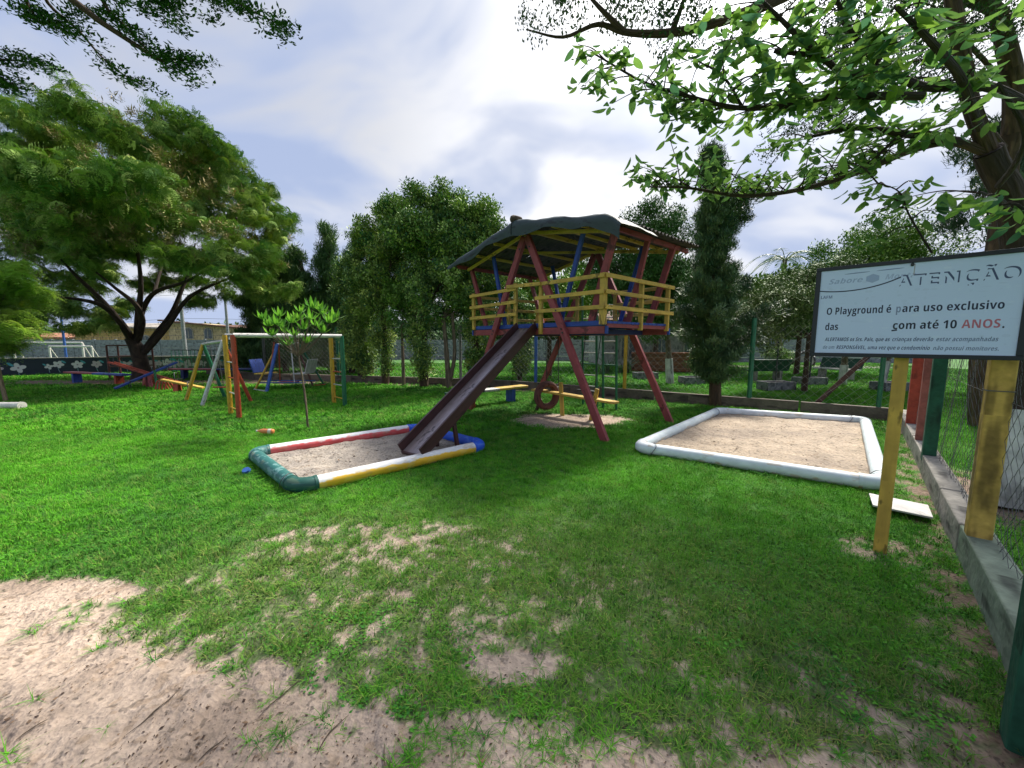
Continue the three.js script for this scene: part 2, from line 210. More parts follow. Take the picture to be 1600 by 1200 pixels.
{
  const mt = new THREE.Matrix4(), q = new THREE.Quaternion(), e = new THREE.Euler(), sc = new THREE.Vector3();
  const bands = [[1.0, 3.2, 1750, tuft(1, 9, 0.034, 0.048, 0.0046, 1.3), 1], [3.2, 6.5, 1150, tuft(2, 14, 0.05, 0.046, 0.0045, 1.1), 1], [6.5, 12, 330, tuft(3, 24, 0.10, 0.055, 0.008, 1.0), 1], [12, 26, 95, tuft(4, 30, 0.19, 0.065, 0.016, 1.0), 1]];
  bands.forEach(([d0, d1, dens, geo], bi) => {
    const r = rng(100 + bi), list = [], cols = [], lim = d => Math.min(1.5 * d + 0.8, 24), N = dens * (d1 - d0) * 2 * lim((d0 + d1) / 2);
    for (let i = 0; i < N; i++) {
      const d = Math.sqrt(mix(d0 * d0, d1 * d1, r())), x = (r() * 2 - 1) * lim(d), b = bare(x, d), keep = r(), s1 = r(), s2 = r(), s3 = r(), s4 = r();
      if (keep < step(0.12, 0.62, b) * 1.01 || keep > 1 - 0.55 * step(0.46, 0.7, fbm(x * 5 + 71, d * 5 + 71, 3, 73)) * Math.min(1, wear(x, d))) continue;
      if (insideBox(0, boxA, x, d) || insideBox(0, boxB, x, d)) continue;
      if (d < 8 && x > kerbX(d) - 0.02 && x < kerbX(d) + 0.24) continue;
      if (d > 7.4 && kerbDist(x, d) < 0.16) continue;
      if (x < -9 && wallSide(x, d) < 3) continue;
      const patch = fbm(x * 0.7 + 11, d * 0.7 + 11, 3, 41), f2 = fbm(x * 3 + 11, d * 3 + 11, 3, 42), h = (0.65 + 0.7 * s1) * (0.72 + 0.75 * f2) * (1 - 0.35 * step(0.2, 0.6, b));
      e.set((s2 - 0.5) * 0.5, s3 * 6.283, (s4 - 0.5) * 0.5); q.setFromEuler(e); sc.set(0.85 + 0.4 * s2, h, 0.85 + 0.4 * s2);
      list.push(mt.compose(V(x, d, groundY(x, d) - 0.004), q, sc).clone());
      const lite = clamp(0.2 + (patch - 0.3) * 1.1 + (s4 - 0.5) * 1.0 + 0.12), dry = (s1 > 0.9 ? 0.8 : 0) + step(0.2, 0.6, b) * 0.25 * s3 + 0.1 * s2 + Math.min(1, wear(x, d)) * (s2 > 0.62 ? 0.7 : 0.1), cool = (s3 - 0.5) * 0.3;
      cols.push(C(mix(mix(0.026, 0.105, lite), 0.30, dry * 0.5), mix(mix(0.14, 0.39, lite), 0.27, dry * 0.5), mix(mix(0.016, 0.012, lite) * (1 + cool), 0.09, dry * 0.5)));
    }
    copies(null, numbered('grass'), geo, grassM, list, cols, ['short grass blades close by, thin over bare soil', 'short grass blades around the sand boxes', 'mown grass blades around the tower and swings', 'mown grass blades out to the fence and wall'][bi]);
  });
  // coarse spreading grass plants, scattered where the turf is thin, and longer tufts along pipes and posts
  const wr = rng(7), wl = [], wc = [], wg = tuft(9, 16, 0.02, 0.12, 0.0075, 1.9);
  const put = (x, d, s, tall) => { e.set((wr() - 0.5) * 0.3, wr() * 6.283, (wr() - 0.5) * 0.3); q.setFromEuler(e); sc.set(s, s * tall, s); wl.push(mt.compose(V(x, d, groundY(x, d) - 0.004), q, sc).clone()); const k = wr(); wc.push(C(mix(0.03, 0.11, k), mix(0.15, 0.34, k), 0.018)); };
  for (let i = 0; i < 3600; i++) { const d = mix(1.05, 5.5, Math.pow(wr(), 1.2)), x = (wr() * 2 - 1) * (1.4 * d + 0.5), b = bare(x, d); if (insideBox(0, boxA, x, d) || insideBox(0, boxB, x, d) || x > kerbX(d) - 0.05 || b > 0.5 && wr() < 0.94 || b < 0.16 && wr() < 0.75 || fbm(x * 1.7 + 5, d * 1.7 + 5, 2, 64) < 0.42) continue; put(x, d, 0.25 + 0.5 * wr() * wr(), 0.6); }
  const edges = [[boxA[0], boxA[1], 80], [boxA[1], boxA[2], 55], [boxA[2], boxA[3], 30], [boxA[3], boxA[0], 120], [boxB[0], boxB[1], 90], [boxB[1], boxB[2], 60], [boxB[3], boxB[0], 50]];
  for (const [a, b, n] of edges) { const cx = (a[0] + b[0]) / 2, cd = (a[1] + b[1]) / 2, ox = b[1] - a[1], od = -(b[0] - a[0]), l = Math.hypot(ox, od), B = edges.indexOf(edges.find(z => z[0] === a)) < 4 ? boxA : boxB, mx = B.reduce((s, p) => s + p[0], 0) / 4, md = B.reduce((s, p) => s + p[1], 0) / 4, sg = Math.sign((cx - mx) * ox + (cd - md) * od); for (let i = 0; i < n; i++) { const t = wr(), w = 0.02 + 0.16 * wr() * wr(); put(mix(a[0], b[0], t) + sg * ox / l * w, mix(a[1], b[1], t) + sg * od / l * w, 0.5 + 0.6 * wr(), 0.95); } }
  for (const [px, py, n] of [[452, 1138, 12], [690, 1165, 26], [800, 1170, 14], [920, 1160, 12], [250, 935, 14], [90, 970, 10], [1080, 1070, 14], [1340, 1010, 18], [1500, 960, 14], [1560, 1000, 12], [590, 1075, 10], [720, 1060, 8]]) { const p = G(px, py); for (let i = 0; i < n; i++) put(p.x + (wr() - 0.5) * 0.26, -p.z + (wr() - 0.5) * 0.14, 0.2 + 0.35 * wr(), 0.8); }
  copies(null, numbered('grass'), wg, grassM, wl, wc, 'coarse longer grass tufts on thin turf and along the pipes');
  // low broad-leaved weeds creeping through the turf
  const wd = [], wdc = [], wk = sprig(41, 18, 0.055, 0.019, 0.013, { flat: -1.35 });
  for (let i = 0; i < 2600; i++) { const d = mix(1.05, 6, Math.pow(wr(), 1.1)), x = (wr() * 2 - 1) * (1.4 * d + 0.5); if (fbm(x * 1.1 + 15, d * 1.1 + 15, 3, 164) < 0.56 || x > kerbX(d) - 0.05 || insideBox(0, boxA, x, d) || insideBox(0, boxB, x, d) || bare(x, d) > 0.45) continue; e.set(0, wr() * 6.283, 0); q.setFromEuler(e); const s = 0.6 + 0.8 * wr(); sc.set(s, 0.45 * s, s); wd.push(mt.compose(V(x, d, groundY(x, d) + 0.016), q, sc).clone()); const k = wr(); wdc.push(C(mix(0.03, 0.09, k), mix(0.14, 0.28, k), mix(0.022, 0.025, k))); }
  copies(null, 'ground_weeds', wk, grassM, wd, wdc, 'patches of low broad-leaved weeds creeping through the grass');
  // bits of dead leaf and bark on the bare soil and sand
  const bit = new THREE.BufferGeometry(); bit.setAttribute('position', new THREE.Float32BufferAttribute([0, 0.004, -0.02, 0.011, 0.001, 0, 0, 0.006, 0.004, -0.011, 0.001, 0.002, 0.002, 0.003, 0.024], 3)); bit.setIndex([0, 2, 1, 0, 3, 2, 1, 2, 4, 2, 3, 4]); bit.computeVertexNormals();
  const bl = [], bc = []; const litter = (x, d, y, s) => { e.set((wr() - 0.5) * 0.5, wr() * 6.283, (wr() - 0.5) * 0.7); q.setFromEuler(e); sc.set(s * (0.4 + wr()), s, s); bl.push(mt.compose(V(x, d, y), q, sc).clone()); const k = wr(); bc.push(C(mix(0.04, 0.24, k * k), mix(0.022, 0.15, k * k), mix(0.015, 0.085, k * k))); };
  for (let i = 0; i < 15000; i++) { const d = mix(1.05, 5, Math.pow(wr(), 1.8)), x = (wr() * 2 - 1) * (1.4 * d + 0.5); if (x > kerbX(d) - 0.03 || insideBox(0, boxA, x, d) || insideBox(0, boxB, x, d)) continue; const cl = fbm(x * 3 + 3, d * 3 + 3, 3, 66); if (wr() > bare(x, d) * 0.95 * step(0.33, 0.6, cl) + 0.07) continue; litter(x, d, groundY(x, d) + 0.003, 0.16 + 0.55 * wr() * wr() * wr()); }
  for (let i = 0; i < 500; i++) { const B = i % 2 ? boxA : boxB, s = wr(), t = wr(), x = mix(mix(B[0][0], B[1][0], s), mix(B[3][0], B[2][0], s), t), d = mix(mix(B[0][1], B[1][1], s), mix(B[3][1], B[2][1], s), t); litter(x, d, 0.045, 0.4 + 0.7 * wr()); }
  copies(null, 'leaf_litter', bit, new THREE.MeshStandardMaterial({ roughness: 0.95, side: THREE.DoubleSide }), bl, bc, 'dry brown bits of leaf and bark scattered on the sand');
  // curved dry twigs lying singly on the sand
  const tr = rng(55), twigs = [[640, 775, 60, 'pale thin dry twig beside the round grass tuft on the sand'], [245, 1110], [440, 1155], [330, 1165], [515, 1145], [50, 1145], [440, 1080], [350, 965], [660, 1100], [1340, 1080], [600, 1180], [760, 1070]];
  for (const [px, py] of twigs.slice(1)) { const p = G(px, py), a = tr() * 3.14, L = 0.04 + 0.07 * tr(), bend = (tr() - 0.5) * 0.8, pts = []; for (let k = -2; k <= 2; k++) { const s = k / 2 * L, o = bend * s * s / L; const x = p.x + Math.cos(a) * s - Math.sin(a) * o, d = -p.z + Math.sin(a) * s + Math.cos(a) * o; pts.push(V(x, d, groundY(x, d) + 0.006 + 0.004 * tr())); }
    const o = thing('twig', 'dry curved twig lying on the worn ground in front of the sand boxes', 'twig', pts[2], 'dry twigs on the worn ground'); part(o, 'stick', tube(pts, [0.001, 0.0022, 0.0028, 0.0022, 0.001], 6), M.barkPale); }
}
// sand in the boxes
{
  const sandM = new THREE.MeshStandardMaterial({ vertexColors: true, map: M.ground.map, bumpMap: M.ground.bumpMap, bumpScale: 0.02, roughness: 0.97 });
  const sheet = (name, B, lev, label, tint) => {
    const n = 70, pos = [], col = [], uv = [], idx = [];
    for (let j = 0; j <= n; j++) for (let i = 0; i <= n; i++) { const s = i / n, t = j / n, x = mix(mix(B[0][0], B[1][0], s), mix(B[3][0], B[2][0], s), t), d = mix(mix(B[0][1], B[1][1], s), mix(B[3][1], B[2][1], s), t); pos.push(x, lev + (fbm(x * 3 + 20, d * 3 + 20, 4, 14) - 0.5) * 0.05 + (fbm(x * 12 + 20, d * 12 + 20, 2, 18) - 0.5) * 0.03, -d); const f = 0.82 + 0.36 * fbm(x * 4 + 9, d * 4 + 9, 4, 28), w = step(0.5, 0.7, fbm(x * 1.3 + 9, d * 1.3 + 9, 3, 29)) * 0.25; col.push(tint[0] * f * (1 - w), tint[1] * f * (1 - w), tint[2] * f * (1 - w * 0.9)); uv.push(x, d); }
    for (let j = 0; j < n; j++) for (let i = 0; i < n; i++) { const q = j * (n + 1) + i; idx.push(q, q + n + 1, q + 1, q + 1, q + n + 1, q + n + 2); }
    const g = new THREE.BufferGeometry(); g.setAttribute('position', new THREE.Float32BufferAttribute(pos, 3)); g.setAttribute('color', new THREE.Float32BufferAttribute(col, 3)); g.setAttribute('uv', new THREE.Float32BufferAttribute(uv, 2)); g.setIndex(idx); g.computeVertexNormals(); if (g.attributes.normal.getY(0) < 0) { g.index.array.reverse(); g.computeVertexNormals(); }
    structure(name, g, sandM, label);
  };
  sheet('sand', boxA, 0.035, 'pale sand inside the coloured pipe border under the slide', [0.42, 0.36, 0.295]);
  sheet('sand_bed', boxB, 0.035, 'tan sand inside the white pipe border', [0.45, 0.36, 0.265]);
}

// ---------- the play tower ----------
const vU = V(UH[0], UH[1]), vV = V(VH[0], VH[1]);
{
  const t = thing('play_tower', 'red timber play tower with yellow railings and a dark tarpaulin over its roof', 'play tower', TW(1.8, 1.05, 0));
  const U1 = 3.67, v1 = 2.13, ap = 3.40;
  for (const v of [-0.035, v1]) for (const s of [0, 1]) part(t, 'leg', beam(TW(s ? U1 : 0, v + (s ? 0 : 0.002), -0.05), TW(1.835 + (s ? 0.04 : -0.04), v + (s ? 0 : 0.002), ap), 0.125, 0.07, vU), M.red);
  const top = 1.85;
  for (let i = 0; i < 14; i++) part(t, 'deck_board', beam(TW(0.12, 0.14 + i * 0.14, top - 0.02), TW(3.54, 0.14 + i * 0.14, top - 0.02), 0.128, 0.038, vV, 0.004), M.blue);
  for (const v of [0.045, 2.04]) { part(t, 'edge_board', beam(TW(0.13, v, top - 0.032), TW(3.53, v, top - 0.032), 0.078, 0.03, Y), M.blue); part(t, 'floor_beam', beam(TW(0.13, v, 1.712), TW(3.53, v, 1.712), 0.115, 0.06, Y), M.red); }
  for (const u of [0.15, 3.51]) part(t, 'side_beam', beam(TW(u, 0.085, 1.785), TW(u, 2.0, 1.785), 0.07, 0.04, Y), M.red);
  for (const u of [0.62, 1.5, 2.4, 3.2]) part(t, 'joist', beam(TW(u, 0.08, 1.70), TW(u, 2.0, 1.70), 0.09, 0.05, Y), M.navy);
  for (const [u, v] of [[0.1, 0.03], [3.56, 0.03], [0.1, 2.05]]) part(t, 'end_cap', beam(TW(u, v, 1.655), TW(u, v, 1.77), 0.035, 0.05, vU, 0.003), M.blue);
  // railings
  const rails = [2.055, 2.285, 2.515], bw = 0.064, post = (u, v, h0 = 1.72, h1 = 2.55, w = 0.075, k = 0.05) => part(t, 'rail_post', beam(TW(u, v, h0), TW(u, v, h1), w, k, vU), M.yellow);
  post(0.15, -0.005, 1.79, 2.56, 0.09, 0.08); post(1.47, 0.0, 1.66, 2.5); post(2.14, 0.0, 1.72, 2.62); post(3.5, 0.0, 1.78); post(0.12, 1.06); post(0.12, 2.0); post(3.52, 1.06); post(3.5, 2.02); post(1.3, 2.1); post(2.3, 2.1);
  const jr = rng(12); for (const h0 of rails) { const h = h0 + (jr() - 0.5) * 0.016;
    part(t, 'rail', beam(TW(0.1, -0.062, h), TW(1.56, -0.062, h + 0.01), bw, 0.028, Y), M.yellow);
    part(t, 'rail', beam(TW(2.06, -0.062, h - 0.01), TW(3.56, -0.062, h - 0.03), bw, 0.028, Y), M.yellow);
    part(t, 'rail', beam(TW(0.07, -0.05, h), TW(0.07, 2.14, h - 0.01), bw, 0.028, Y), M.yellow);
    part(t, 'rail', beam(TW(3.57, -0.04, h - 0.03), TW(3.57, 2.1, h - 0.02), bw, 0.028, Y), M.yellow);
    for (const [a, b] of [[0.1, 1.3], [2.3, 3.56]]) part(t, 'rail', beam(TW(a, 2.06, h), TW(b, 2.06, h), bw, 0.028, Y), M.yellow);
  }
  part(t, 'rail', beam(TW(1.4, -0.094, 2.525), TW(2.3, -0.094, 2.56), bw, 0.028, Y), M.yellow);
  const bolt = new THREE.CylinderGeometry(0.016, 0.016, 0.014, 6).rotateX(Math.PI / 2); bolt.applyQuaternion(new THREE.Quaternion().setFromUnitVectors(new THREE.Vector3(0, 0, 1), vV.clone().negate()));
  for (const [u, h] of [[0.93, 1.74], [0.9, 1.68], [2.75, 1.74], [2.78, 1.68], [1.7, 3.2], [1.96, 3.2], [1.18, 2.285], [1.05, 2.05], [2.62, 2.05], [2.5, 2.28]]) { const o = shade(new THREE.Mesh(bolt, M.mDark)); o.name = 'bolt'; o.position.copy(TW(u, -0.076, h)).sub(t.position); t.add(o); }
  // roof posts lean outwards from the deck to the eaves
  for (const v of [0.11, 1.95]) {
    part(t, 'roof_post', beam(TW(0.45, v, top), TW(0.03, v, 3.22), 0.11, 0.06, vU), M.red);
    part(t, 'roof_post', beam(TW(3.2, v, top), TW(3.72, v, 3.12), 0.09, 0.06, vU), M.red);
    part(t, 'roof_post', beam(TW(1.1, v, top), TW(0.62, v, 3.32), 0.075, 0.05, vU), M.blue);
    part(t, 'roof_post', beam(TW(2.57, v, top), TW(2.95, v, 3.28), 0.075, 0.05, vU), M.blue);
  }
  part(t, 'roof_post', beam(TW(0.38, 1.1, top), TW(0.06, 1.1, 3.2), 0.085, 0.06, vU), M.red);
  // roof frame
  const roofH = u => u < 1.835 ? mix(3.24, 3.60, (u + 0.15) / 1.985) : mix(3.60, 3.15, (u - 1.835) / 2.085);
  for (const [u, m] of [[0.02, M.red], [3.74, M.red]]) part(t, 'eave_beam', beam(TW(u, -0.25, roofH(u) - 0.075), TW(u, 2.5, roofH(u) - 0.075), 0.075, 0.05, Y), m);
  for (const u of [0.5, 1.05, 2.55, 3.15]) part(t, 'purlin', beam(TW(u, -0.2, roofH(u) - 0.06), TW(u, 2.45, roofH(u) - 0.06), 0.055, 0.045, Y), M.yellow);
  part(t, 'ridge_beam', beam(TW(1.835, -0.2, 3.525), TW(1.835, 2.4, 3.525), 0.075, 0.05, Y), M.yellow);
  for (const v of [0.0, 2.2]) { part(t, 'rafter', beam(TW(0.05, v, roofH(0.05) - 0.13), TW(1.8, v, roofH(1.8) - 0.13), 0.06, 0.04, Y), M.yellow); part(t, 'rafter', beam(TW(1.87, v, roofH(1.87) - 0.13), TW(3.7, v, roofH(3.7) - 0.13), 0.06, 0.04, Y), M.yellow); }
  part(t, 'diagonal_brace', beam(TW(1.0, 2.1, roofH(1) - 0.15), TW(2.6, 0.5, roofH(2.6) - 0.12), 0.05, 0.03, Y), M.yellow);
  // corrugated sheets, four to a slope, and the tarpaulin over the front
  const sheetM = new THREE.MeshStandardMaterial({ color: C(0.14, 0.12, 0.105), map: concT, roughness: 0.9, side: THREE.DoubleSide });
  const surf = (nu, nv, fn) => { const p = [], uv = [], ix = []; for (let j = 0; j <= nv; j++) for (let i = 0; i <= nu; i++) { const q = fn(i / nu, j / nv); p.push(q.x, q.y, q.z); uv.push(i / nu * 2, j / nv * 2); } for (let j = 0; j < nv; j++) for (let i = 0; i < nu; i++) { const q = j * (nu + 1) + i; ix.push(q, q + 1, q + nu + 1, q + 1, q + nu + 2, q + nu + 1); } const g = new THREE.BufferGeometry(); g.setAttribute('position', new THREE.Float32BufferAttribute(p, 3)); g.setAttribute('uv', new THREE.Float32BufferAttribute(uv, 2)); g.setIndex(ix); g.computeVertexNormals(); return g; };
  const wave = (a0, a1, k) => { const f = (i, j) => { const u = mix(a0[0], a1[0], i), v = mix(-0.28 + k * 0.685, 0.425 + k * 0.685, j); return TW(u, v, roofH(u) - 0.005 + 0.017 * Math.sin(v * 2 * Math.PI / 0.12) + (k % 2) * 0.008 + 0.012 * Math.sin(u * 5 + k)); }; return merge([surf(6, 72, f), surf(6, 72, (i, j) => f(i, j).add(new THREE.Vector3(0, -0.007, 0)))]); };
  for (let k = 0; k < 4; k++) { part(t, 'roof_sheet', wave([-0.22, 0], [1.86, 0], k), sheetM); part(t, 'roof_sheet', wave([1.80, 0], [3.95, 0], k), sheetM); }
  const tarpM = new THREE.MeshStandardMaterial({ color: C(0.026, 0.05, 0.053), map: speckT, roughness: 0.62, side: THREE.DoubleSide });
  part(t, 'tarpaulin', surf(90, 30, (i, j) => {
    const u = mix(3.98, -0.34, i), over = clamp((-0.02 - u) / 0.32), drop = 0.10 + 0.085 * Math.sin(i * Math.PI) + 0.05 * Math.sin(i * 9) * Math.sin(i * 9) + 0.07 * step(0.42, 0.5, i) * (1 - step(0.5, 0.62, i)) + 0.10 * step(0.86, 0.95, i), end = 0.95 - 0.25 * step(0.5, 1, i);
    const s = j * (end + 0.32 + drop), f = fbm(i * 14 + 3, j * 4 + 3, 3, 83) - 0.5; let v = end - s, h = roofH(clamp(u, -0.15, 3.92)) + 0.035 + f * 0.035 * (1 - j * 0.4) + 0.012 * Math.sin(i * 31 + j * 5), x = 0;
    if (v < -0.32) { const q = -0.32 - v; v = -0.32 - 0.05 * Math.sin(Math.min(1, q / 0.1) * 1.57) + 0.03 * q + 0.02 * Math.sin(i * 34) * Math.min(1, q * 8) * 1.2; h -= q * 0.96; }
    h -= over * over * 0.16; x = over * 0.02; return TW(u + x, v, h);
  }), tarpM);
  const b = new THREE.IcosahedronGeometry(0.075, 3); b.scale(1.25, 0.75, 0.9); b.translate(...TW(1.84, -0.27, 3.655).toArray()); part(t, 'tarpaulin_knot', knobbly(b, 0.045, 14, 4), new THREE.MeshStandardMaterial({ color: C(0.17, 0.14, 0.12), roughness: 0.95, map: barkT }));
  part(t, 'tie_cord', tube([TW(1.84, -0.37, 3.62), TW(1.845, -0.395, 3.5), TW(1.85, -0.39, 3.38)], 0.006, 6), M.rope);
}
// slide
{
  const T = TW(1.80, -0.02, 1.77), B = G(644, 709, 0.11), run = B.clone().sub(T), flat = run.clone().setY(0).normalize(), side = flat.clone().cross(Y).normalize(), w = 0.18;
  const t = thing('slide', 'straight brown metal slide running from the tower deck into the sand', 'slide', B.clone().setY(0));
  const dirn = run.clone().normalize(), nrm = side.clone().cross(dirn).normalize(); if (nrm.y < 0) nrm.negate();
  part(t, 'bed', beam(T, B, w * 2, 0.012, side, 0.002), M.slideBed);
  for (const s of [-1, 1]) { const o = side.clone().multiplyScalar(s * (w + 0.016)); part(t, 'side_wall', beam(T.clone().add(o).addScaledVector(nrm, 0.045), B.clone().add(o).addScaledVector(nrm, 0.045), 0.16, 0.03, nrm), M.slide); }
  part(t, 'lip', beam(B.clone().addScaledVector(side, -w).addScaledVector(dirn, 0.012), B.clone().addScaledVector(side, w).addScaledVector(dirn, 0.012), 0.05, 0.025, nrm), M.slide);
  const S = T.clone().lerp(B, 0.79); for (const s of [-1, 1]) part(t, 'support_leg', beam(S.clone().addScaledVector(side, s * 0.17).addScaledVector(nrm, -0.03), S.clone().addScaledVector(side, s * 0.2).addScaledVector(flat, -0.06).setY(0), 0.06, 0.04, flat), M.slide);
  part(t, 'cross_bar', beam(S.clone().addScaledVector(side, -0.2).addScaledVector(nrm, -0.04), S.clone().addScaledVector(side, 0.2).addScaledVector(nrm, -0.04), 0.05, 0.03, Y), M.slide);
}
// two green ladders up the back of the tower and two rope swings under the deck
for (const [a, b, lab] of [[0.37, 0.72, 'narrow dark green ladder at the back of the tower, nearer its red right leg'], [0.90, 1.30, 'dark green ladder with pale rungs at the back of the tower, nearer the tyre']]) {
  const t = thing('ladder', lab, 'ladder', TW(1 + (a + b) / 2, 2.45, 0), 'ladders behind the tower'), u0 = 1.08 + a, u1 = 1.08 + b;
  for (const u of [u0, u1]) part(t, 'rail', rod(TW(u, 2.50, -0.02), TW(u, 2.38, 2.55), 0.028, 12), M.mGreen);
  for (let k = 0; k < 9; k++) part(t, 'rung', rod(TW(u0, 2.495 - k * 0.0125, 0.22 + k * 0.262), TW(u1, 2.495 - k * 0.0125, 0.22 + k * 0.262), 0.013, 8), k % 3 ? M.mSilver : M.mGreen);
}
for (const [px, u, lab] of [[872, 2.82, 'black rope swing under the tower deck, behind the brown tyre'], [935, 1.64, 'black rope swing under the tower deck, beside the green ladder']]) {
  const t = thing('rope_swing', lab, 'swing', TW(u, 1.8, 0.47), 'rope swings under the deck'), tw = px > 900 ? 0.1 : -0.06;
  for (const s of [-1, 1]) part(t, 'rope', tube([TW(u + s * 0.2, 1.82, 1.66), TW(u + s * 0.19 + tw * 0.6, 1.8, 1.0), TW(u + s * 0.19 + tw, 1.8, 0.49)], 0.009, 6), M.rope);
  part(t, 'seat', beam(TW(u - 0.23 + tw, 1.8, 0.47), TW(u + 0.23 + tw, 1.8, 0.47), 0.16, 0.03, vV), M.mDark);
}
// yellow balance bench and the tyre on it
{
  const a = G(879, 648), b = G(923, 655), dir = b.clone().sub(a).normalize(), mid = a.clone().lerp(b, 0.5), acr = dir.clone().cross(Y);
  const t = thing('balance_bench', 'weathered yellow plank bench on two upright stakes under the tower', 'bench', mid);
  part(t, 'plank', beam(a.clone().addScaledVector(dir, -0.78).setY(0.47), b.clone().addScaledVector(dir, 0.55).setY(0.39), 0.2, 0.04, acr), M.yellow);
  part(t, 'stake', beam(a.clone().setY(-0.05), a.clone().addScaledVector(dir, -0.06).setY(0.68), 0.085, 0.04, dir), M.yellow);
  part(t, 'stake', beam(b.clone().setY(-0.05), b.clone().addScaledVector(dir, 0.13).setY(0.62), 0.085, 0.04, dir), M.yellow);
  const c = a.clone().addScaledVector(dir, -0.42).setY(0.37), y = thing('tyre', 'brown painted tyre standing upright around the end of the yellow plank', 'tyre', c.clone().setY(0));
  const prof = []; for (let k = 0; k <= 24; k++) { const q = k / 24 * 2 * Math.PI; prof.push(new THREE.Vector2(0.25 + 0.075 * Math.cos(q) * (Math.cos(q) > 0 ? 0.9 : 1), 0.085 * Math.sin(q))); }
  const g = new THREE.LatheGeometry(prof, 40); const q = new THREE.Quaternion().setFromUnitVectors(Y, V(0.5, -0.86).normalize()); g.applyQuaternion(q); g.translate(c.x, c.y, c.z); part(y, 'tread', g, M.rubber);
  part(y, 'stand', beam(c.clone().addScaledVector(dir, -0.30).setY(-0.02), c.clone().addScaledVector(dir, -0.17).setY(0.28), 0.07, 0.05, dir), M.brown);
}
// pipe-bordered sand boxes
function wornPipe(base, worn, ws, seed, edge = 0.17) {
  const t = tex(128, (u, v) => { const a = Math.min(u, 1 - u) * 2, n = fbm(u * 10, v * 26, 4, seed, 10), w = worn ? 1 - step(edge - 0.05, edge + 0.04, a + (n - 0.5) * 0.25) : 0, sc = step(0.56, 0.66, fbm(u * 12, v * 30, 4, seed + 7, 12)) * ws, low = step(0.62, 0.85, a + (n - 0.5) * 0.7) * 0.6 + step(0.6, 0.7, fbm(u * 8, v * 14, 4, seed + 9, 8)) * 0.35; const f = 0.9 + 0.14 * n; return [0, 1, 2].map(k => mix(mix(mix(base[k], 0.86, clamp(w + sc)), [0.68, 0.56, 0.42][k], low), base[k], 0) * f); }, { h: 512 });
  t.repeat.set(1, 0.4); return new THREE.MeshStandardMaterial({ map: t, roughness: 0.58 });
}
{
  const R = 0.079, hgt = 0.068;
  const border = (t, B, mats, elbows, cuff) => {
    const P = B.map(([x, d]) => V(x, d, hgt));
    P.forEach((p, i) => {
      const q = P[(i + 1) % 4], o = P[(i + 3) % 4], d1 = q.clone().sub(p).normalize(), d0 = o.clone().sub(p).normalize(), e = 0.14;
      part(t, 'pipe', rod(p.clone().addScaledVector(d1, e), q.clone().addScaledVector(d1, -e), R, 28), mats[i]);
      const arc = []; for (let k = 0; k <= 8; k++) { const s = k / 8, a = p.clone().addScaledVector(d0, e + 0.04), c = p.clone().addScaledVector(d1, e + 0.04); arc.push(a.multiplyScalar((1 - s) * (1 - s)).addScaledVector(p, 2 * s * (1 - s)).addScaledVector(c, s * s)); }
      const el = part(t, 'elbow', tube(arc, R + 0.003, 24, false), elbows[i]);
      for (const [dd] of [[d0], [d1]]) sub(el, 'joint_ring', rod(p.clone().addScaledVector(dd, e + 0.02), p.clone().addScaledVector(dd, e + 0.05), R + 0.007, 24), elbows[i]);
      if (cuff.includes(i)) { const c = p.clone().addScaledVector(d1, e + 0.1), loop = []; for (let k = 0; k <= 16; k++) { const a = k / 16 * 6.283; loop.push(c.clone().addScaledVector(Y, Math.cos(a) * (R + 0.012)).addScaledVector(d1.clone().cross(Y), Math.sin(a) * (R + 0.012)).addScaledVector(d1, 0.03 * Math.sin(a * 2))); } sub(el, 'tie_wire', tube(loop, 0.004, 5), M.wire); }
    });
  };
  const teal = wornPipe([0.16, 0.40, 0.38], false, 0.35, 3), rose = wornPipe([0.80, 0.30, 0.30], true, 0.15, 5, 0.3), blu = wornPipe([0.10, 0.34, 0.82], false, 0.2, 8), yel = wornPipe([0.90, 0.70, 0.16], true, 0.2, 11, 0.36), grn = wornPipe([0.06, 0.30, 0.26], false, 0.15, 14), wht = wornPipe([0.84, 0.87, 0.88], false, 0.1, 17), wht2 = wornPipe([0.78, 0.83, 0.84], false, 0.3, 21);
  const a = thing('coloured_sand_box', 'low border of red, blue, yellow and teal pipes around the sand under the slide', 'sand box', V(-1.9, 5.1));
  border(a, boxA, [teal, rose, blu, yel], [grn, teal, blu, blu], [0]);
  const b = thing('white_sand_box', 'low rectangular border of thick white pipes around tan sand', 'sand box', V(4.1, 6.0));
  border(b, boxB, [wht, wht2, wht, wht2], [wht, wht2, wht2, wht], [0, 1, 2, 3]);
}
// benches: a plank on two short posts
function plankBench(a, b, h, label, colors, legM, over, group) {
  const dir = b.clone().sub(a).setY(0).normalize(), acr = dir.clone().cross(Y), t = thing('plank_bench', label, 'bench', a.clone().lerp(b, 0.5).setY(0), group), A = a.clone().addScaledVector(dir, -over[0]).setY(h), Bb = b.clone().addScaledVector(dir, over[1]).setY(h);
  colors.forEach((m, i) => part(t, 'plank', beam(A.clone().lerp(Bb, i / colors.length), A.clone().lerp(Bb, (i + 1) / colors.length - 0.002), 0.27, 0.06, acr, 0.015), m));
  [a, b].forEach((p, i) => part(t, 'leg', beam(p.clone().setY(-0.05), p.clone().setY(h - 0.03), 0.24, 0.12, acr), legM[i]));
}
plankBench(G(735, 637), G(798, 628), 0.37, 'plank bench painted green, white and yellow behind the slide', [M.green, M.green, M.white, M.yellow, M.yellow], [M.redOrange, M.blue], [0.62, 0.5]);
plankBench(G(121, 597), G(187, 601), 0.36, 'red and blue plank bench in front of the dark painted wall', [M.red, M.red, M.blue, M.blue], [M.blue, M.redOrange], [0.55, 0.5]);
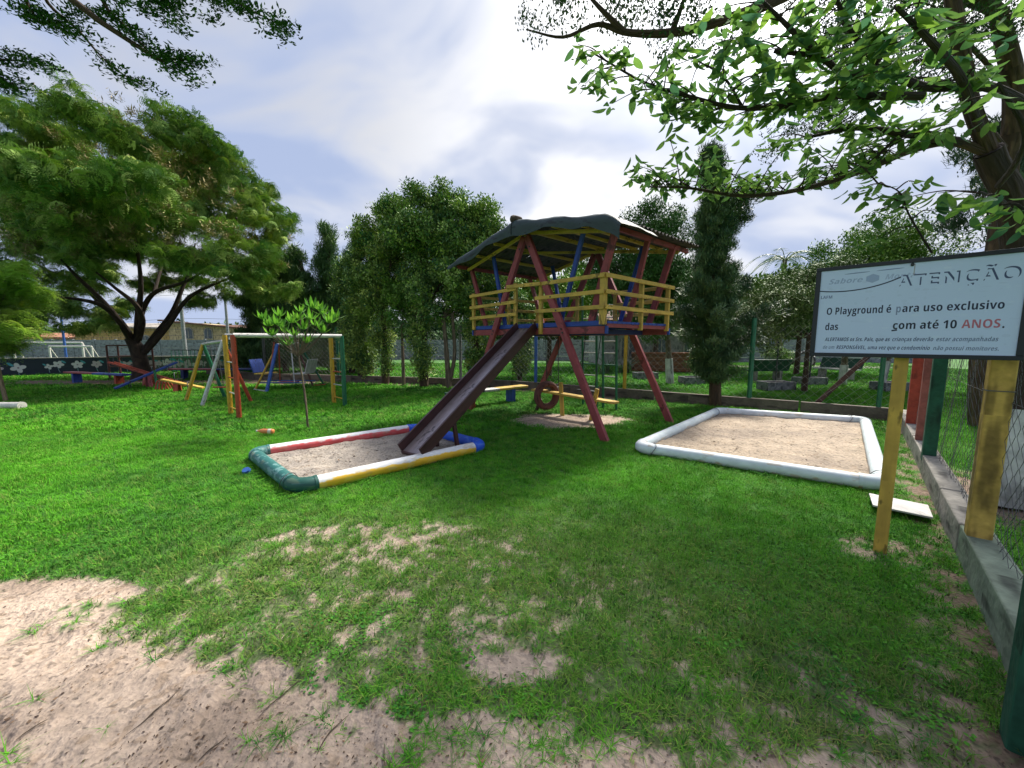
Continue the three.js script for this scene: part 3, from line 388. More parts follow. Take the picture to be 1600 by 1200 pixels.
plankBench(G(289, 592), G(338, 592), 0.40, 'red and navy plank bench beyond the yellow swing leg', [M.red, M.red, M.navy, M.navy], [M.navy, M.red], [0.55, 2.0]);
// seesaws
function seesaw(name, A, B, label, m, pv, pm, planks = 1) {
  const dir = B.clone().sub(A).setY(0).normalize(), acr = dir.clone().cross(Y), c = A.clone().lerp(B, pv), t = thing(name, label, 'seesaw', c.clone().setY(0), 'seesaws by the big tree');
  for (let k = 0; k < planks; k++) { const o = acr.clone().multiplyScalar((k - (planks - 1) / 2) * 0.13); part(t, 'plank', beam(A.clone().add(o), B.clone().add(o), planks > 1 ? 0.09 : 0.22, 0.05, acr), m); }
  for (const s of [-1, 1]) part(t, 'pivot_post', beam(c.clone().addScaledVector(acr, s * 0.15).setY(-0.03), c.clone().addScaledVector(acr, s * 0.06).setY(c.y - 0.02), 0.12, 0.06, dir), pm);
  for (const [p, k] of [[A, 0.35], [B, -0.35]]) part(t, 'handle', tube([p.clone().addScaledVector(dir, k).addScaledVector(acr, -0.12), p.clone().addScaledVector(dir, k).addScaledVector(acr, -0.12).add(new THREE.Vector3(0, 0.2, 0)), p.clone().addScaledVector(dir, k).addScaledVector(acr, 0.12).add(new THREE.Vector3(0, 0.2, 0)), p.clone().addScaledVector(dir, k).addScaledVector(acr, 0.12)], 0.012, 6, false), M.mDark);
}
seesaw('seesaw', D(174, 566, 13.6), D(292, 606, 12.6).setY(0.08), 'red seesaw of two planks tilted up towards the painted wall', M.redOrange, 0.5, M.redOrange, 2);
seesaw('seesaw', G(179, 607, 0.06), D(276, 566, 13.2), 'blue seesaw plank tilted up in front of the big trunk', M.blue, 0.52, M.red, 1);
seesaw('seesaw', D(253, 593, 11.4), G(318, 606, 0.1), 'pale yellow seesaw plank low over the grass beside the red arches', M.yellow, 0.35, M.redOrange, 1);
{ const p = G(246, 609), t = thing('green_stake', 'short green stake standing in the grass beside the seesaws', 'stake', p); part(t, 'shaft', beam(p.clone().setY(-0.05), p.clone().add(new THREE.Vector3(-0.03, 0.62, 0)), 0.05, 0.05), M.mGreen); part(t, 'cap', beam(p.clone().add(new THREE.Vector3(-0.03, 0.615, 0)), p.clone().add(new THREE.Vector3(-0.03, 0.65, 0)), 0.07, 0.07), M.white); }
for (const [px, lab] of [[252, 'low red arched play bar beside the green stake'], [262, 'low red arched play bar under the end of the red seesaw']]) { const p = G(px, 609), t = thing('arch_bar', lab, 'play bar', p, 'low red arches'); for (const o of [-0.05, 0.05]) part(t, 'arch', tube([p.clone().add(new THREE.Vector3(-0.05 + o, 0, 0.1)), p.clone().add(new THREE.Vector3(o, 0.27, 0.05)), p.clone().add(new THREE.Vector3(0.09 + o, 0.3, 0)), p.clone().add(new THREE.Vector3(0.2 + o, -0.02, -0.1))], 0.022, 8), M.mRed); }
// A-frame swing
{
  const f = [G(315, 634), G(393, 627), G(290, 626), G(352, 621)], t = thing('swing_frame', 'small A-frame swing with silver, orange, yellow and green legs', 'swing', f[0].clone().lerp(f[3], 0.5)), a = D(348, 533, 9.35), b = D(317, 538, 10.1);
  [[0, a, M.mSilver], [1, a, M.mRed], [2, b, M.mYellow], [3, b, M.mGreen]].forEach(([i, p, m]) => part(t, 'leg', rod(f[i].clone().setY(-0.03), p, 0.042, 14), m));
  part(t, 'top_bar', rod(a, b, 0.035, 14), M.mSilver);
  const m = a.clone().lerp(b, 0.5), s = D(345, 605, 9.75); for (const k of [-1, 1]) { const o = b.clone().sub(a).normalize().multiplyScalar(k * 0.2); part(t, 'chain', rod(m.clone().add(o), s.clone().add(o), 0.008, 6), M.wire); }
  part(t, 'seat', beam(s.clone().addScaledVector(b.clone().sub(a).normalize(), -0.24), s.clone().addScaledVector(b.clone().sub(a).normalize(), 0.24), 0.2, 0.035, new THREE.Vector3(1, 0, 0)), M.redOrange);
}
// climbing bar
{
  const f = [G(361, 648), G(374, 654), G(522, 630), G(539, 634)], tp = [D(350, 526, 7.95), D(362, 524, 7.62), D(518, 527, 9.4), D(534, 526, 9.05)];
  tp.forEach((p, i) => { p.x = f[i].x + (i < 2 ? 0.005 : 0.0); p.z = f[i].z; p.y = 1.66; });
  const t = thing('climbing_bar', 'tall climbing frame of yellow, red and green posts under white top bars', 'climbing frame', f[0].clone().lerp(f[3], 0.5));
  [M.mYellow, M.mRed, M.mYellow, M.mGreen].forEach((m, i) => part(t, 'post', rod(f[i].clone().setY(-0.03), tp[i], i < 2 ? 0.047 : 0.05, 14), m));
  part(t, 'top_bar', rod(tp[0], tp[2], 0.03, 12), M.mGrey); part(t, 'top_bar', rod(tp[1].clone().add(new THREE.Vector3(0, -0.01, 0)), tp[3].clone().add(new THREE.Vector3(0, -0.01, 0)), 0.045, 12), M.mWhite);
  for (const [i, j] of [[0, 1], [2, 3]]) for (let k = 0; k < 4; k++) part(t, 'rung', rod(f[i].clone().lerp(tp[i], 0.1 + k * 0.19), f[j].clone().lerp(tp[j], 0.1 + k * 0.19), 0.014, 8), k % 2 ? M.mSilver : k ? M.mRed : M.mYellow);
}
// face-to-face glider swing
{
  const f = [G(397, 610), G(416, 613), G(508, 602), G(490, 604)], t = thing('glider_swing', 'glider swing with yellow and blue legs and a white seat', 'swing', f[0].clone().lerp(f[2], 0.5));
  const d = 12.4, a = D(433, 538, 12.2), b = D(466, 536, 12.9), tops = [a.clone().add(new THREE.Vector3(-0.1, 0, -0.2)), a, b, b.clone().add(new THREE.Vector3(-0.15, 0, -0.1))];
  [M.mYellow, M.mBlue, M.mGreen, M.mBrown].forEach((m, i) => part(t, 'leg', rod(f[i].clone().setY(-0.03), tops[i], i == 1 ? 0.05 : 0.03, 10), m));
  part(t, 'top_bar', rod(a, b, 0.03, 10), M.mSilver);
  part(t, 'foot_bar', rod(f[0].clone().setY(0.03), f[1].clone().setY(0.03), 0.025, 8), M.mSilver); part(t, 'foot_bar', rod(f[2].clone().setY(0.03), f[3].clone().setY(0.03), 0.025, 8), M.mRed);
  const s0 = D(414, 590, d), s1 = D(480, 590, d), X = s1.clone().sub(s0).setY(0).normalize(), Zs = X.clone().cross(Y);
  const at = (x, h, z) => s0.clone().addScaledVector(X, x).addScaledVector(Zs, z).setY(h), L = s0.distanceTo(s1);
  for (const z of [-0.3, 0.3]) { part(t, 'swing_rail', rod(at(-0.05, 0.22, z), at(L + 0.1, 0.22, z), 0.02, 8), M.mBlue); for (const x of [0.3, L - 0.25]) part(t, 'hanger', rod(at(x, 0.22, z), at(x < 1 ? 0.45 : L - 0.4, 1.5, z * 0.4), 0.018, 8), x < 1 ? M.mRed : M.mSilver); }
  part(t, 'footboard', beam(at(0.4, 0.2, 0), at(L - 0.4, 0.2, 0), 0.5, 0.03, Zs), M.red);
  for (const [x, m, s] of [[0.05, M.yellow, 1], [L - 0.1, M.white, -1]]) { part(t, 'seat', beam(at(x, 0.5, -0.33), at(x, 0.5, 0.33), 0.36, 0.03, X), m); part(t, 'backrest', beam(at(x - s * 0.2, 0.53, 0), at(x - s * 0.32, 0.95, 0), 0.62, 0.03, Zs), s > 0 ? M.blue : m); }
}
// brown bar frame and a rail of thin green bars by the big tree
{
  const a = G(172, 592), b = G(189, 590), t = thing('tube_climber', 'brown rectangular tube frame in front of the painted wall', 'climbing frame', a), h = 1.35;
  for (const p of [a, b, a.clone().add(V(1.1, 0.35)), b.clone().add(V(1.1, 0.35))]) part(t, 'post', rod(p.clone().setY(-0.05), p.clone().setY(h), 0.035, 8), M.mBrown);
  for (const hh of [h, 0.9, 0.5]) { part(t, 'bar', rod(a.clone().setY(hh), a.clone().add(V(1.1, 0.35, hh)), 0.025, 8), M.mBrown); part(t, 'bar', rod(b.clone().setY(hh), b.clone().add(V(1.1, 0.35, hh)), 0.025, 8), M.mBrown); }
  const c = V(-16.2, 18.3), e = V(-11.6, 18.6), r = thing('bar_fence', 'low fence of thin dark green upright bars beyond the big trunk', 'fence', c);
  for (const hh of [0.12, 0.75, 1.1]) part(r, 'rail', rod(c.clone().setY(hh), e.clone().setY(hh), 0.02, 6), hh > 1 ? M.mDark : M.mGreen);
  for (let k = 0; k <= 26; k++) { const p = c.clone().lerp(e, k / 26); part(r, 'bar', rod(p.clone().setY(-0.02), p.clone().setY(1.08), 0.014, 6), M.mGreen); }
}
// ---------- the sign ----------
{
  const foot = G(1375, 856), s = V(-0.72, 0.694).normalize(), n = V(0.694, 0.72).negate().normalize(), c0 = foot.clone().addScaledVector(n, 0.055);   // s: towards its far edge, n: its front
  const t = thing('notice_board', 'white notice board in a black frame on a yellow post', 'sign', foot);
  const w = 1.0, hh = 0.645, c = c0.clone().setY(1.765);
  const cv = document.createElement('canvas'); cv.width = 1536; cv.height = 1024; const g = cv.getContext('2d');
  g.fillStyle = '#c4d4ee'; g.fillRect(0, 0, 1536, 1024);
  for (let i = 0, r = rng(3); i < 260; i++) { g.fillStyle = `rgba(${r() < 0.5 ? '150,165,190' : '235,240,250'},${0.05 + 0.1 * r()})`; g.beginPath(); g.ellipse(r() * 1536, r() * 1024, 4 + 50 * r() * r(), 3 + 14 * r(), 0, 0, 7); g.fill(); }
  const txt = (s, x, y, px, w, style, col, a = 1) => { g.globalAlpha = a; g.font = `${style} ${px}px sans-serif`; g.fillStyle = col; const m = g.measureText(s).width; g.save(); g.translate(x, y); g.scale(w / m, 1); g.fillText(s, 0, 0); g.restore(); g.globalAlpha = 1; };
  txt('Sabore', 80, 172, 84, 300, 'italic bold', '#6c7ea6', 0.5); txt('Monta', 560, 164, 80, 240, 'italic bold', '#6c7ea6', 0.38);
  g.globalAlpha = 0.5; g.fillStyle = '#7385aa'; g.beginPath(); for (let k = 0; k < 6; k++) g.lineTo(465 + 62 * Math.cos(k * 1.047 + 0.52), 140 + 52 * Math.sin(k * 1.047 + 0.52)); g.fill(); g.globalAlpha = 1;
  g.fillStyle = '#5b6d92'; g.globalAlpha = 0.7; g.beginPath(); g.ellipse(330, 62, 110, 6, -0.03, 0, 7); g.fill(); g.beginPath(); g.ellipse(600, 54, 110, 6, -0.03, 0, 7); g.fill(); g.globalAlpha = 1;
  g.strokeStyle = '#0c1838'; g.lineWidth = 13; g.beginPath(); g.moveTo(0, 246); g.bezierCurveTo(260, 300, 520, 250, 690, 150); g.stroke();
  txt('LAFM', 20, 345, 50, 112, 'bold', '#2c3c64', 0.7);
  for (const [dx, dy, col] of [[8, -8, '#39486d'], [-3, 5, '#c3d3ed']]) { g.font = 'bold 170px sans-serif'; g.fillStyle = col; g.save(); g.translate(655 + dx, 262 + dy); g.scale(840 / g.measureText('ATENÇÃO').width, 1); g.fillText('ATENÇÃO', 0, 0); g.restore(); }
  txt('O Playground é', 85, 545, 118, 560, 'bold', '#111c3c'); txt('p', 675, 545, 118, 46, 'bold', '#111c3c', 0.4); txt('ara uso exclusivo', 725, 545, 118, 700, 'bold', '#111c3c');
  txt('das', 85, 735, 118, 125, 'bold', '#111c3c'); txt('com até 10', 665, 735, 122, 470, 'bold', '#0b1330'); txt('ANOS', 1165, 735, 122, 250, 'bold', '#b4525c', 0.85); txt('.', 1420, 738, 122, 22, 'bold', '#0b1330');
  g.strokeStyle = '#0b1330'; g.lineWidth = 16; g.beginPath(); g.moveTo(662, 752); g.lineTo(705, 744); g.stroke();
  txt('ALERTAMOS os Srs. Pais, que as', 95, 872, 62, 560, 'italic bold', '#17244a'); txt('crianças deverão', 672, 872, 62, 310, 'italic bold', '#17244a', 0.75); txt('estar acompanhadas', 1000, 872, 62, 410, 'italic bold', '#17244a', 0.6);
  txt('de um', 80, 968, 60, 110, 'italic bold', '#17244a', 0.5); txt('RESPONSÁVEL, uma vez que o condomínio', 205, 968, 60, 760, 'italic bold', '#17244a', 0.85); txt('não possui monitores.', 985, 968, 60, 440, 'italic bold', '#17244a', 0.55);
  g.fillStyle = '#8a7f78'; g.globalAlpha = 0.6; g.fillRect(781, 20, 9, 120); g.globalAlpha = 1;
  const ct = new THREE.CanvasTexture(cv); ct.colorSpace = THREE.SRGBColorSpace; ct.anisotropy = 8;
  const board = new THREE.BoxGeometry(w, hh, 0.018), X = s.clone().negate(); const basis = new THREE.Matrix4().makeBasis(X, Y.clone(), n).setPosition(c);
  const plain = new THREE.MeshStandardMaterial({ color: C(0.6, 0.64, 0.7), roughness: 0.6 }), face = new THREE.MeshStandardMaterial({ map: ct, roughness: 0.45 });
  board.applyMatrix4(basis); part(t, 'backing_panel', board, plain);
  const f = new THREE.PlaneGeometry(w - 0.02, hh - 0.02); f.applyMatrix4(basis.clone().multiply(new THREE.Matrix4().makeTranslation(0, 0, 0.012))); part(t, 'printed_face', f, face);
  const fm = new THREE.MeshStandardMaterial({ color: C(0.012, 0.015, 0.022), roughness: 0.5 }), q = (x, y) => c.clone().addScaledVector(X, x).addScaledVector(Y, y);
  for (const y of [-1, 1]) part(t, 'frame_bar', beam(q(-w / 2 - 0.016, y * (hh / 2)), q(w / 2 + 0.016, y * (hh / 2)), 0.028, 0.04, Y, 0.003), fm);
  for (const x of [-1, 1]) part(t, 'frame_bar', beam(q(x * w / 2, -hh / 2 + 0.014), q(x * w / 2, hh / 2 - 0.014), 0.03, 0.04, X, 0.003), fm);
  part(t, 'post', beam(foot.clone().setY(-0.08), foot.clone().setY(2.1), 0.075, 0.05, s), M.yellow);
  const sc = new THREE.SphereGeometry(0.012, 12, 8); sc.scale(1, 1, 0.6); sc.translate(...q(0, hh / 2 - 0.025).addScaledVector(n, 0.014).toArray()); part(t, 'screw', sc, M.mDark);
}
// ---------- kerbs and the chain-link fences ----------
function linkMesh(a, b, h0, h1, cell, r) {       // zigzag wires, hooked side by side
  const L = a.distanceTo(b), X = b.clone().sub(a).normalize(), n = Math.floor(L / cell), m = Math.floor((h1 - h0) / cell), pos = [], idx = [], N = X.clone().cross(Y); let sag;
  for (let i = 0; i < n; i++) for (let k = 0; k < m; k++) {
    const P = (e, kk) => a.clone().addScaledVector(X, (i + e) * cell).addScaledVector(N, 0.012 * Math.sin(i * 0.6 + kk * 0.3)).setY(h0 + kk * cell), p = P((k + i) % 2 ? 1.03 : 0, k), q = P((k + i) % 2 ? 0 : 1.03, k + 1);
    const s = q.clone().sub(p).normalize(), u = s.clone().cross(N).normalize().multiplyScalar(r), w = N.clone().multiplyScalar(r), o = pos.length / 3;
    for (const e of [p, q]) for (const c of [0, 1, 2]) { const t = c * 2.094; pos.push(e.x + u.x * Math.cos(t) + w.x * Math.sin(t), e.y + u.y * Math.cos(t) + w.y * Math.sin(t), e.z + u.z * Math.cos(t) + w.z * Math.sin(t)); }
    for (const c of [0, 1, 2]) { const d = (c + 1) % 3; idx.push(o + c, o + d, o + 3 + c, o + d, o + 3 + d, o + 3 + c); }
  }
  const g = new THREE.BufferGeometry(); g.setAttribute('position', new THREE.Float32BufferAttribute(pos, 3)); g.setIndex(idx); g.computeVertexNormals(); return g;
}
{
  const kh = 0.22, kd = V(0.671, 0.741), kn = V(0.741, -0.671), K = (d, o = 0, h = 0) => V(kerbX(d), d, h).addScaledVector(kn, o);
  const k = thing('concrete_kerb', 'low rough concrete kerb wall under the side fence beside the notice board', 'kerb', K(4));
  const ds = [0.2, 1.5, 2.68, 3.35, 4.3, 5.3, 6.3, 7.42];
  for (let i = 0; i + 1 < ds.length; i++) { const a = K(ds[i] + 0.006, 0.08, kh / 2 - 0.05 + (i % 2) * 0.004), b = K(ds[i + 1] - 0.006, 0.08, kh / 2 - 0.05); const g = new RoundedBoxGeometry(kh + 0.1, a.distanceTo(b), 0.16, 5, 0.012); const gg = metreUV(g), dir = b.clone().sub(a).normalize(), X = Y.clone().addScaledVector(dir, -Y.dot(dir)).normalize(); gg.applyMatrix4(new THREE.Matrix4().makeBasis(X, dir, X.clone().cross(dir)).setPosition(a.clone().lerp(b, 0.5))); part(k, 'block', knobbly(gg, 0.006, 9, i), i < 2 ? M.concGreen : M.conc); }
  const f = thing('side_fence', 'chain-link fence with square posts painted yellow, green and red along the concrete kerb', 'fence', K(4));
  const posts = [[-2, M.postGreen, 0.11], [-1, M.postYellow, 0.115, 1528, 836], [-1, M.postGreen, 0.115, 1451, 710], [-1, M.postPink, 0.09, 1437, 687], [-1, M.postRed, 0.12, 1423, 661]];
  for (const [d, m, w, px, py] of posts) { let p = d === -2 ? V(1.985, 1.32, 0.1) : G(px, py, kh); const o = part(f, 'post', beam(p.clone().setY(d === -2 ? -0.08 : kh - 0.08), p.clone().setY(2.02), w, w, kn, 0.012), m); if (m === M.postYellow) sub(o, 'tie_wire', beam(p.clone().setY(1.22), p.clone().setY(1.226), w + 0.008, w + 0.008, kn, 0), M.wire); }
  part(f, 'mesh', linkMesh(K(0.9, 0.12), K(7.45, 0.12), kh + 0.0, 1.98, 0.062, 0.0016), M.wire, 'stuff');
  for (const h of [kh + 0.04, 1.15, 1.95]) part(f, 'line_wire', rod(K(0.9, 0.12, h), K(7.45, 0.12, h), 0.002, 5), M.wire);
  const corner = V(7.47, 7.36), cp = part(f, 'post', beam(corner.clone().setY(-0.1), corner.clone().setY(2.05), 0.1, 0.1, kn, 0.01), M.redOrange);
  part(f, 'post', rod(V(7.25, 7.5, -0.05), V(7.25, 7.5, 2.0), 0.04, 10), M.mGreen);
  const bf = G(1262, 643); part(f, 'brace', beam(bf.clone().setY(0.0), V(7.4, 7.42, 1.78), 0.085, 0.07, kn), M.brown);
  const bk = thing('garden_kerb', 'low dark earth-stained kerb along the foot of the back fence', 'kerb', V(0, 12.5));
  const bfence = thing('back_fence', 'tall chain-link fence behind the tower on yellow, green and blue posts', 'fence', V(0, 12.6));
  for (let i = 0; i + 1 < KB.length; i++) {
    const a = V(...KB[i]), b = V(...KB[i + 1]), L = a.distanceTo(b), nb = Math.round(L / 1.5);
    for (let q = 0; q < nb; q++) { const p = a.clone().lerp(b, q / nb), r = a.clone().lerp(b, (q + 1) / nb - 0.004); part(bk, 'block', beam(p.setY(0.06 + (q % 2) * 0.006), r.setY(0.06), 0.36, 0.12, Y, 0.01), M.concDark); }
    if (i < 3) part(bfence, 'mesh', linkMesh(a, b, 0.25, 1.95, 0.09, 0.0016), M.wireGrey, 'stuff');
  }
  const along = px => { for (let i = 0; i + 1 < KB.length; i++) for (let s = 0; s <= 1; s += 0.004) { const x = mix(KB[i][0], KB[i + 1][0], s), d = mix(KB[i][1], KB[i + 1][1], s); if (800 + FOC * x / (d * cT + 0.1) < px) return V(x, d); } return V(...KB[0]); };
  for (const [px, m] of [[1175, M.mGreen], [977, M.mYellow], [838, M.mBlue], [529, M.mGreen], [414, M.mDark], [720, M.mGrey]]) { const p = along(px); part(bfence, 'post', rod(p.clone().setY(-0.05), p.clone().setY(2.05), 0.05, 10), m); }
}
// ---------- things lying about ----------
{
  const q = [G(1357, 778), G(1449, 797), G(1457, 817), G(1363, 797)], c = q[0].clone().lerp(q[2], 0.5), t = thing('white_board', 'thin white board lying flat on the grass behind the sign post', 'board', c);
  const p = []; for (const h of [0.035, 0.05]) q.forEach(v => p.push(v.x, h, v.z)); const g = new THREE.BufferGeometry(); g.setAttribute('position', new THREE.Float32BufferAttribute(p, 3)); g.setIndex([4, 6, 5, 4, 7, 6, 0, 1, 2, 0, 2, 3, 0, 5, 1, 0, 4, 5, 1, 6, 2, 1, 5, 6, 2, 7, 3, 2, 6, 7, 3, 4, 0, 3, 7, 4]); const gg = g.toNonIndexed(); gg.computeVertexNormals(); part(t, 'panel', metreUV(gg), M.white);
  const b = G(417, 679), o = thing('plastic_bottle', 'empty orange plastic bottle lying on the grass left of the sapling', 'bottle', b), pr = [[0, 0], [0.035, 0.002], [0.04, 0.02], [0.038, 0.1], [0.041, 0.17], [0.03, 0.21], [0.014, 0.235], [0.014, 0.26], [0, 0.262]].map(a => new THREE.Vector2(...a));
  const lay = g => g.rotateZ(1.52).rotateY(0.1).translate(b.x + 0.12, 0.055, b.z); part(o, 'body', lay(new THREE.LatheGeometry(pr, 20)), new THREE.MeshStandardMaterial({ color: C(0.72, 0.24, 0.08), roughness: 0.35 })); part(o, 'cap', lay(new THREE.CylinderGeometry(0.017, 0.017, 0.022, 16).translate(0, 0.262, 0)), M.mWhite); part(o, 'wrapper', lay(new THREE.CylinderGeometry(0.042, 0.0415, 0.05, 20, 1, true).translate(0, 0.06, 0)), new THREE.MeshStandardMaterial({ color: C(0.7, 0.6, 0.5), roughness: 0.5, side: THREE.DoubleSide }));
  const l = G(385, 740), lid = thing('bottle_lid', 'small bright blue lid in the grass beside the teal pipe', 'lid', l); part(lid, 'disc', new THREE.CylinderGeometry(0.04, 0.045, 0.025, 20).rotateX(0.5).translate(l.x, 0.04, l.z), M.mBlue);
}

// ---------- leaves and trees ----------
function leafGeo(L, W, bend = 0.25, fold = 0.18, n = 4) {       // stalk at the origin, tip along +y, upper side +z
  const p = [], ix = []; for (let k = 0; k <= n; k++) { const t = k / n, w = W / 2 * Math.pow(Math.sin(Math.PI * Math.pow(t, 0.8)), 0.85), y = L * t * (1 - 0.12 * bend * t), z = -bend * L * t * t * 0.5; p.push(-w, y, z + w * fold, 0, y, z, w, y, z + w * fold); }
  for (let k = 0; k < n; k++) { const q = k * 3; ix.push(q, q + 1, q + 3, q + 1, q + 4, q + 3, q + 1, q + 2, q + 4, q + 2, q + 5, q + 4); }
  const g = new THREE.BufferGeometry(); g.setAttribute('position', new THREE.Float32BufferAttribute(p, 3)); g.setIndex(ix.reverse()); g.computeVertexNormals(); return g;
}
const mq = new THREE.Quaternion(), me = new THREE.Euler(), mm = new THREE.Matrix4();
function sprig(seed, n, rad, L, W, opt = {}) {                  // a handful of leaves round a point
  const r = rng(seed), l = []; for (let i = 0; i < n; i++) { const g = leafGeo(L * (0.7 + 0.6 * r()), W * (0.7 + 0.6 * r()), 0.3, 0.15, opt.n || 2); g.rotateX((opt.flat ?? 1.1) + (r() - 0.5) * 1.2); g.rotateY(r() * 6.283); const a = r() * 6.283, c = r() * 2 - 1, q = Math.cbrt(r()) * rad, s = Math.sqrt(1 - c * c); g.translate(Math.cos(a) * s * q, c * q * 0.8, Math.sin(a) * s * q); l.push(g); } return merge(l);
}
function feather(seed, n, L, droop) {                           // sprays of fine leaflets on drooping stalks
  const r = rng(seed), l = []; for (let i = 0; i < n; i++) { const a = r() * 6.283, up = (r() - 0.35) * 0.5, len = L * (0.7 + 0.5 * r()); for (let k = 0; k < 8; k++) for (const s of [-1, 1]) { const t = (k + 1) / 8, g = leafGeo(0.075 * (1.2 - 0.6 * t) * L / 0.3, 0.02 * L / 0.3, 0.1, 0, 1.0); g.rotateZ(s * 1.15); g.rotateX(-1.45); g.translate(0, len * (up * t - droop * t * t), -len * t); g.rotateY(a); l.push(g); } } return merge(l);
}
function diamond(L, W) { const g = new THREE.BufferGeometry(); g.setAttribute('position', new THREE.Float32BufferAttribute([0, 0, 0, W / 2, L * 0.45, 0.004, 0, L, 0, -W / 2, L * 0.45, 0.004], 3)); g.setIndex([0, 1, 2, 0, 2, 3]); g.computeVertexNormals(); return g; }
function featherLite(seed, n, L, droop, w = 0.03) { const r = rng(seed), l = []; for (let i = 0; i < n; i++) { const a = r() * 6.283, up = (r() - 0.35) * 0.6, len = L * (0.7 + 0.5 * r()), K = 6; for (let k = 0; k < K; k++) for (const s of [-1, 1]) { const t = (k + 1) / K, g = diamond(0.11 * L / 0.35 * (1.25 - 0.7 * t), w); g.rotateZ(s * 1.1 + (r() - 0.5) * 0.3); g.rotateX(-1.5 + (r() - 0.5) * 0.4); g.translate(0, len * (up * t - droop * t * t), -len * t); g.rotateY(a); l.push(g); } } return merge(l); }
function needles(seed, n, L, w, droop = 0.3) { const r = rng(seed), l = []; for (let i = 0; i < n; i++) { const g = diamond(L * (0.5 + 0.7 * r()), w * (0.7 + 0.6 * r())); g.rotateX(-0.9 + (r() - 0.5) * 1.4 - droop); g.rotateY(r() * 6.283); g.translate((r() - 0.5) * L, (r() - 0.5) * L, (r() - 0.5) * L); l.push(g); } return merge(l); }
const tone = (r, lo, hi) => { const k = r(), j = (r() - 0.5) * 0.16; return C(mix(lo[0], hi[0], k) * (1 + j), mix(lo[1], hi[1], k), mix(lo[2], hi[2], k) * (1 - j)); };
function lobeLeaves(list, cols, r, lobes, n, s0, s1, lo, hi, o = {}) {       // leaf clumps through the volume of a crown's lobes, thicker near the outside, with gaps
  const vol = lobes.map(l => l[3] * l[4] * (l[5] ?? l[3])), tot = vol.reduce((a, b) => a + Math.pow(b, 0.72), 0);
  lobes.forEach(([x, d, h, rx, ry, rz = rx], li) => {
    const N = Math.round(n * Math.pow(vol[li], 0.72) / tot), hue = (r() - 0.5) * 0.3;
    const bumps = []; for (let k = 0; k < (o.clumps || 30); k++) { const a = r() * 6.283, c = r() * 2 - 1, s = Math.sqrt(1 - c * c), q = Math.pow(r(), 0.45); bumps.push([Math.cos(a) * s * q, c * q, Math.sin(a) * s * q]); }
    for (let i = 0; i < N; i++) {
      const b = bumps[Math.floor(r() * bumps.length)], cr = o.cr || 0.28; let u, v, w; do { u = r() * 2 - 1; v = r() * 2 - 1; w = r() * 2 - 1; } while (u * u + v * v + w * w > 1);
      const q = Math.pow(r(), 0.4) / Math.max(0.2, Math.hypot(u, v, w)) * cr, X = b[0] + u * q, Yy = b[1] + v * q * 0.8, Z = b[2] + w * q; let y = h + Yy * ry; if (y < (o.floor ?? 0.3)) continue;
      me.set((r() - 0.5) * (o.tilt || 1), r() * 6.283, (r() - 0.5) * (o.tilt || 1)); const s = mix(s0, s1, r());
      list.push(new THREE.Matrix4().compose(new THREE.Vector3(x + X * rx, y, -d + Z * rz), mq.setFromEuler(me), new THREE.Vector3(s, s, s)));
      const c = tone(r, lo, hi); c.g *= 1 + hue * 0.4; c.r *= 1 + hue; cols.push(c);
    }
  });
}
function limbs(t, mat, trunkPts, trunkR, lobes, r, o = {}) {
  part(t, 'trunk', knobbly(tube(trunkPts, trunkR, 12), trunkR[0] * 0.12, 4, 3), mat);
  const topP = trunkPts[trunkPts.length - 1], topR = trunkR[trunkR.length - 1];
  lobes.forEach(([x, d, h, rx, ry]) => { const e = V(x, d, h + ry * 0.25), m = topP.clone().lerp(e, 0.5).add(new THREE.Vector3((r() - 0.5) * rx * 0.4, -ry * (o.sag ?? 0.12), (r() - 0.5) * rx * 0.4)); part(t, 'branch', tube([topP.clone().add(new THREE.Vector3(0, -topR, 0)), m, e], [topR * 0.62, topR * 0.4, topR * 0.1], 7), mat);
    for (let k = 0; k < (o.twigs ?? 3); k++) { const a = r() * 6.283, s = m.clone().lerp(e, 0.2 + 0.6 * r()), q = s.clone().add(new THREE.Vector3(Math.cos(a) * rx * 0.7, ry * (r() * 0.7), Math.sin(a) * rx * 0.7)); part(t, 'branch', tube([s, s.clone().lerp(q, 0.5).add(new THREE.Vector3(0, 0.1, 0)), q], [topR * 0.25, topR * 0.16, topR * 0.05], 5), mat); } });
}
const K = { round: sprig(11, 24, 0.2, 0.08, 0.042), round2: sprig(12, 22, 0.3, 0.15, 0.07), fine: sprig(13, 22, 0.18, 0.06, 0.03), feather: featherLite(14, 9, 0.21, 0.9, 0.024), pods: needles(15, 14, 0.2, 0.032, -2.2), conifer: needles(16, 34, 0.18, 0.02, 0.2), far: sprig(17, 26, 0.9, 0.5, 0.26), bamboo: needles(18, 26, 0.26, 0.035, 0.6) };
function tree(name, label, p, trunkH, r0, lobes, n, kit, mat, lo, hi, o = {}) {
  const r = rng(o.seed || Math.round(p[0] * 131 + p[1] * 17 + 999)), b = V(p[0], p[1]), t = thing(name, label, o.category || 'tree', b, o.group), lean = o.lean || [0, 0];
  const pts = [b.clone().setY(-0.1), V(p[0] + lean[0] * 0.4, p[1] + lean[1] * 0.4, trunkH * 0.5), V(p[0] + lean[0], p[1] + lean[1], trunkH)];
  limbs(t, o.bark || M.bark, pts, [r0 * 1.25, r0, r0 * 0.8], lobes, r, o);
  if (o.lime) part(t, 'whitewash', tube([b.clone().setY(0.0), b.clone().lerp(pts[1], o.lime / (trunkH * 0.5)).setY(o.lime)], [r0 * 1.42, r0 * 1.3], 12, false), M.lime);
  const list = [], cols = []; lobeLeaves(list, cols, r, lobes, n, o.s0 || 0.6, o.s1 || 1.4, lo, hi, o); copies(t, 'crown', K[kit], mat, list, cols); return t;
}
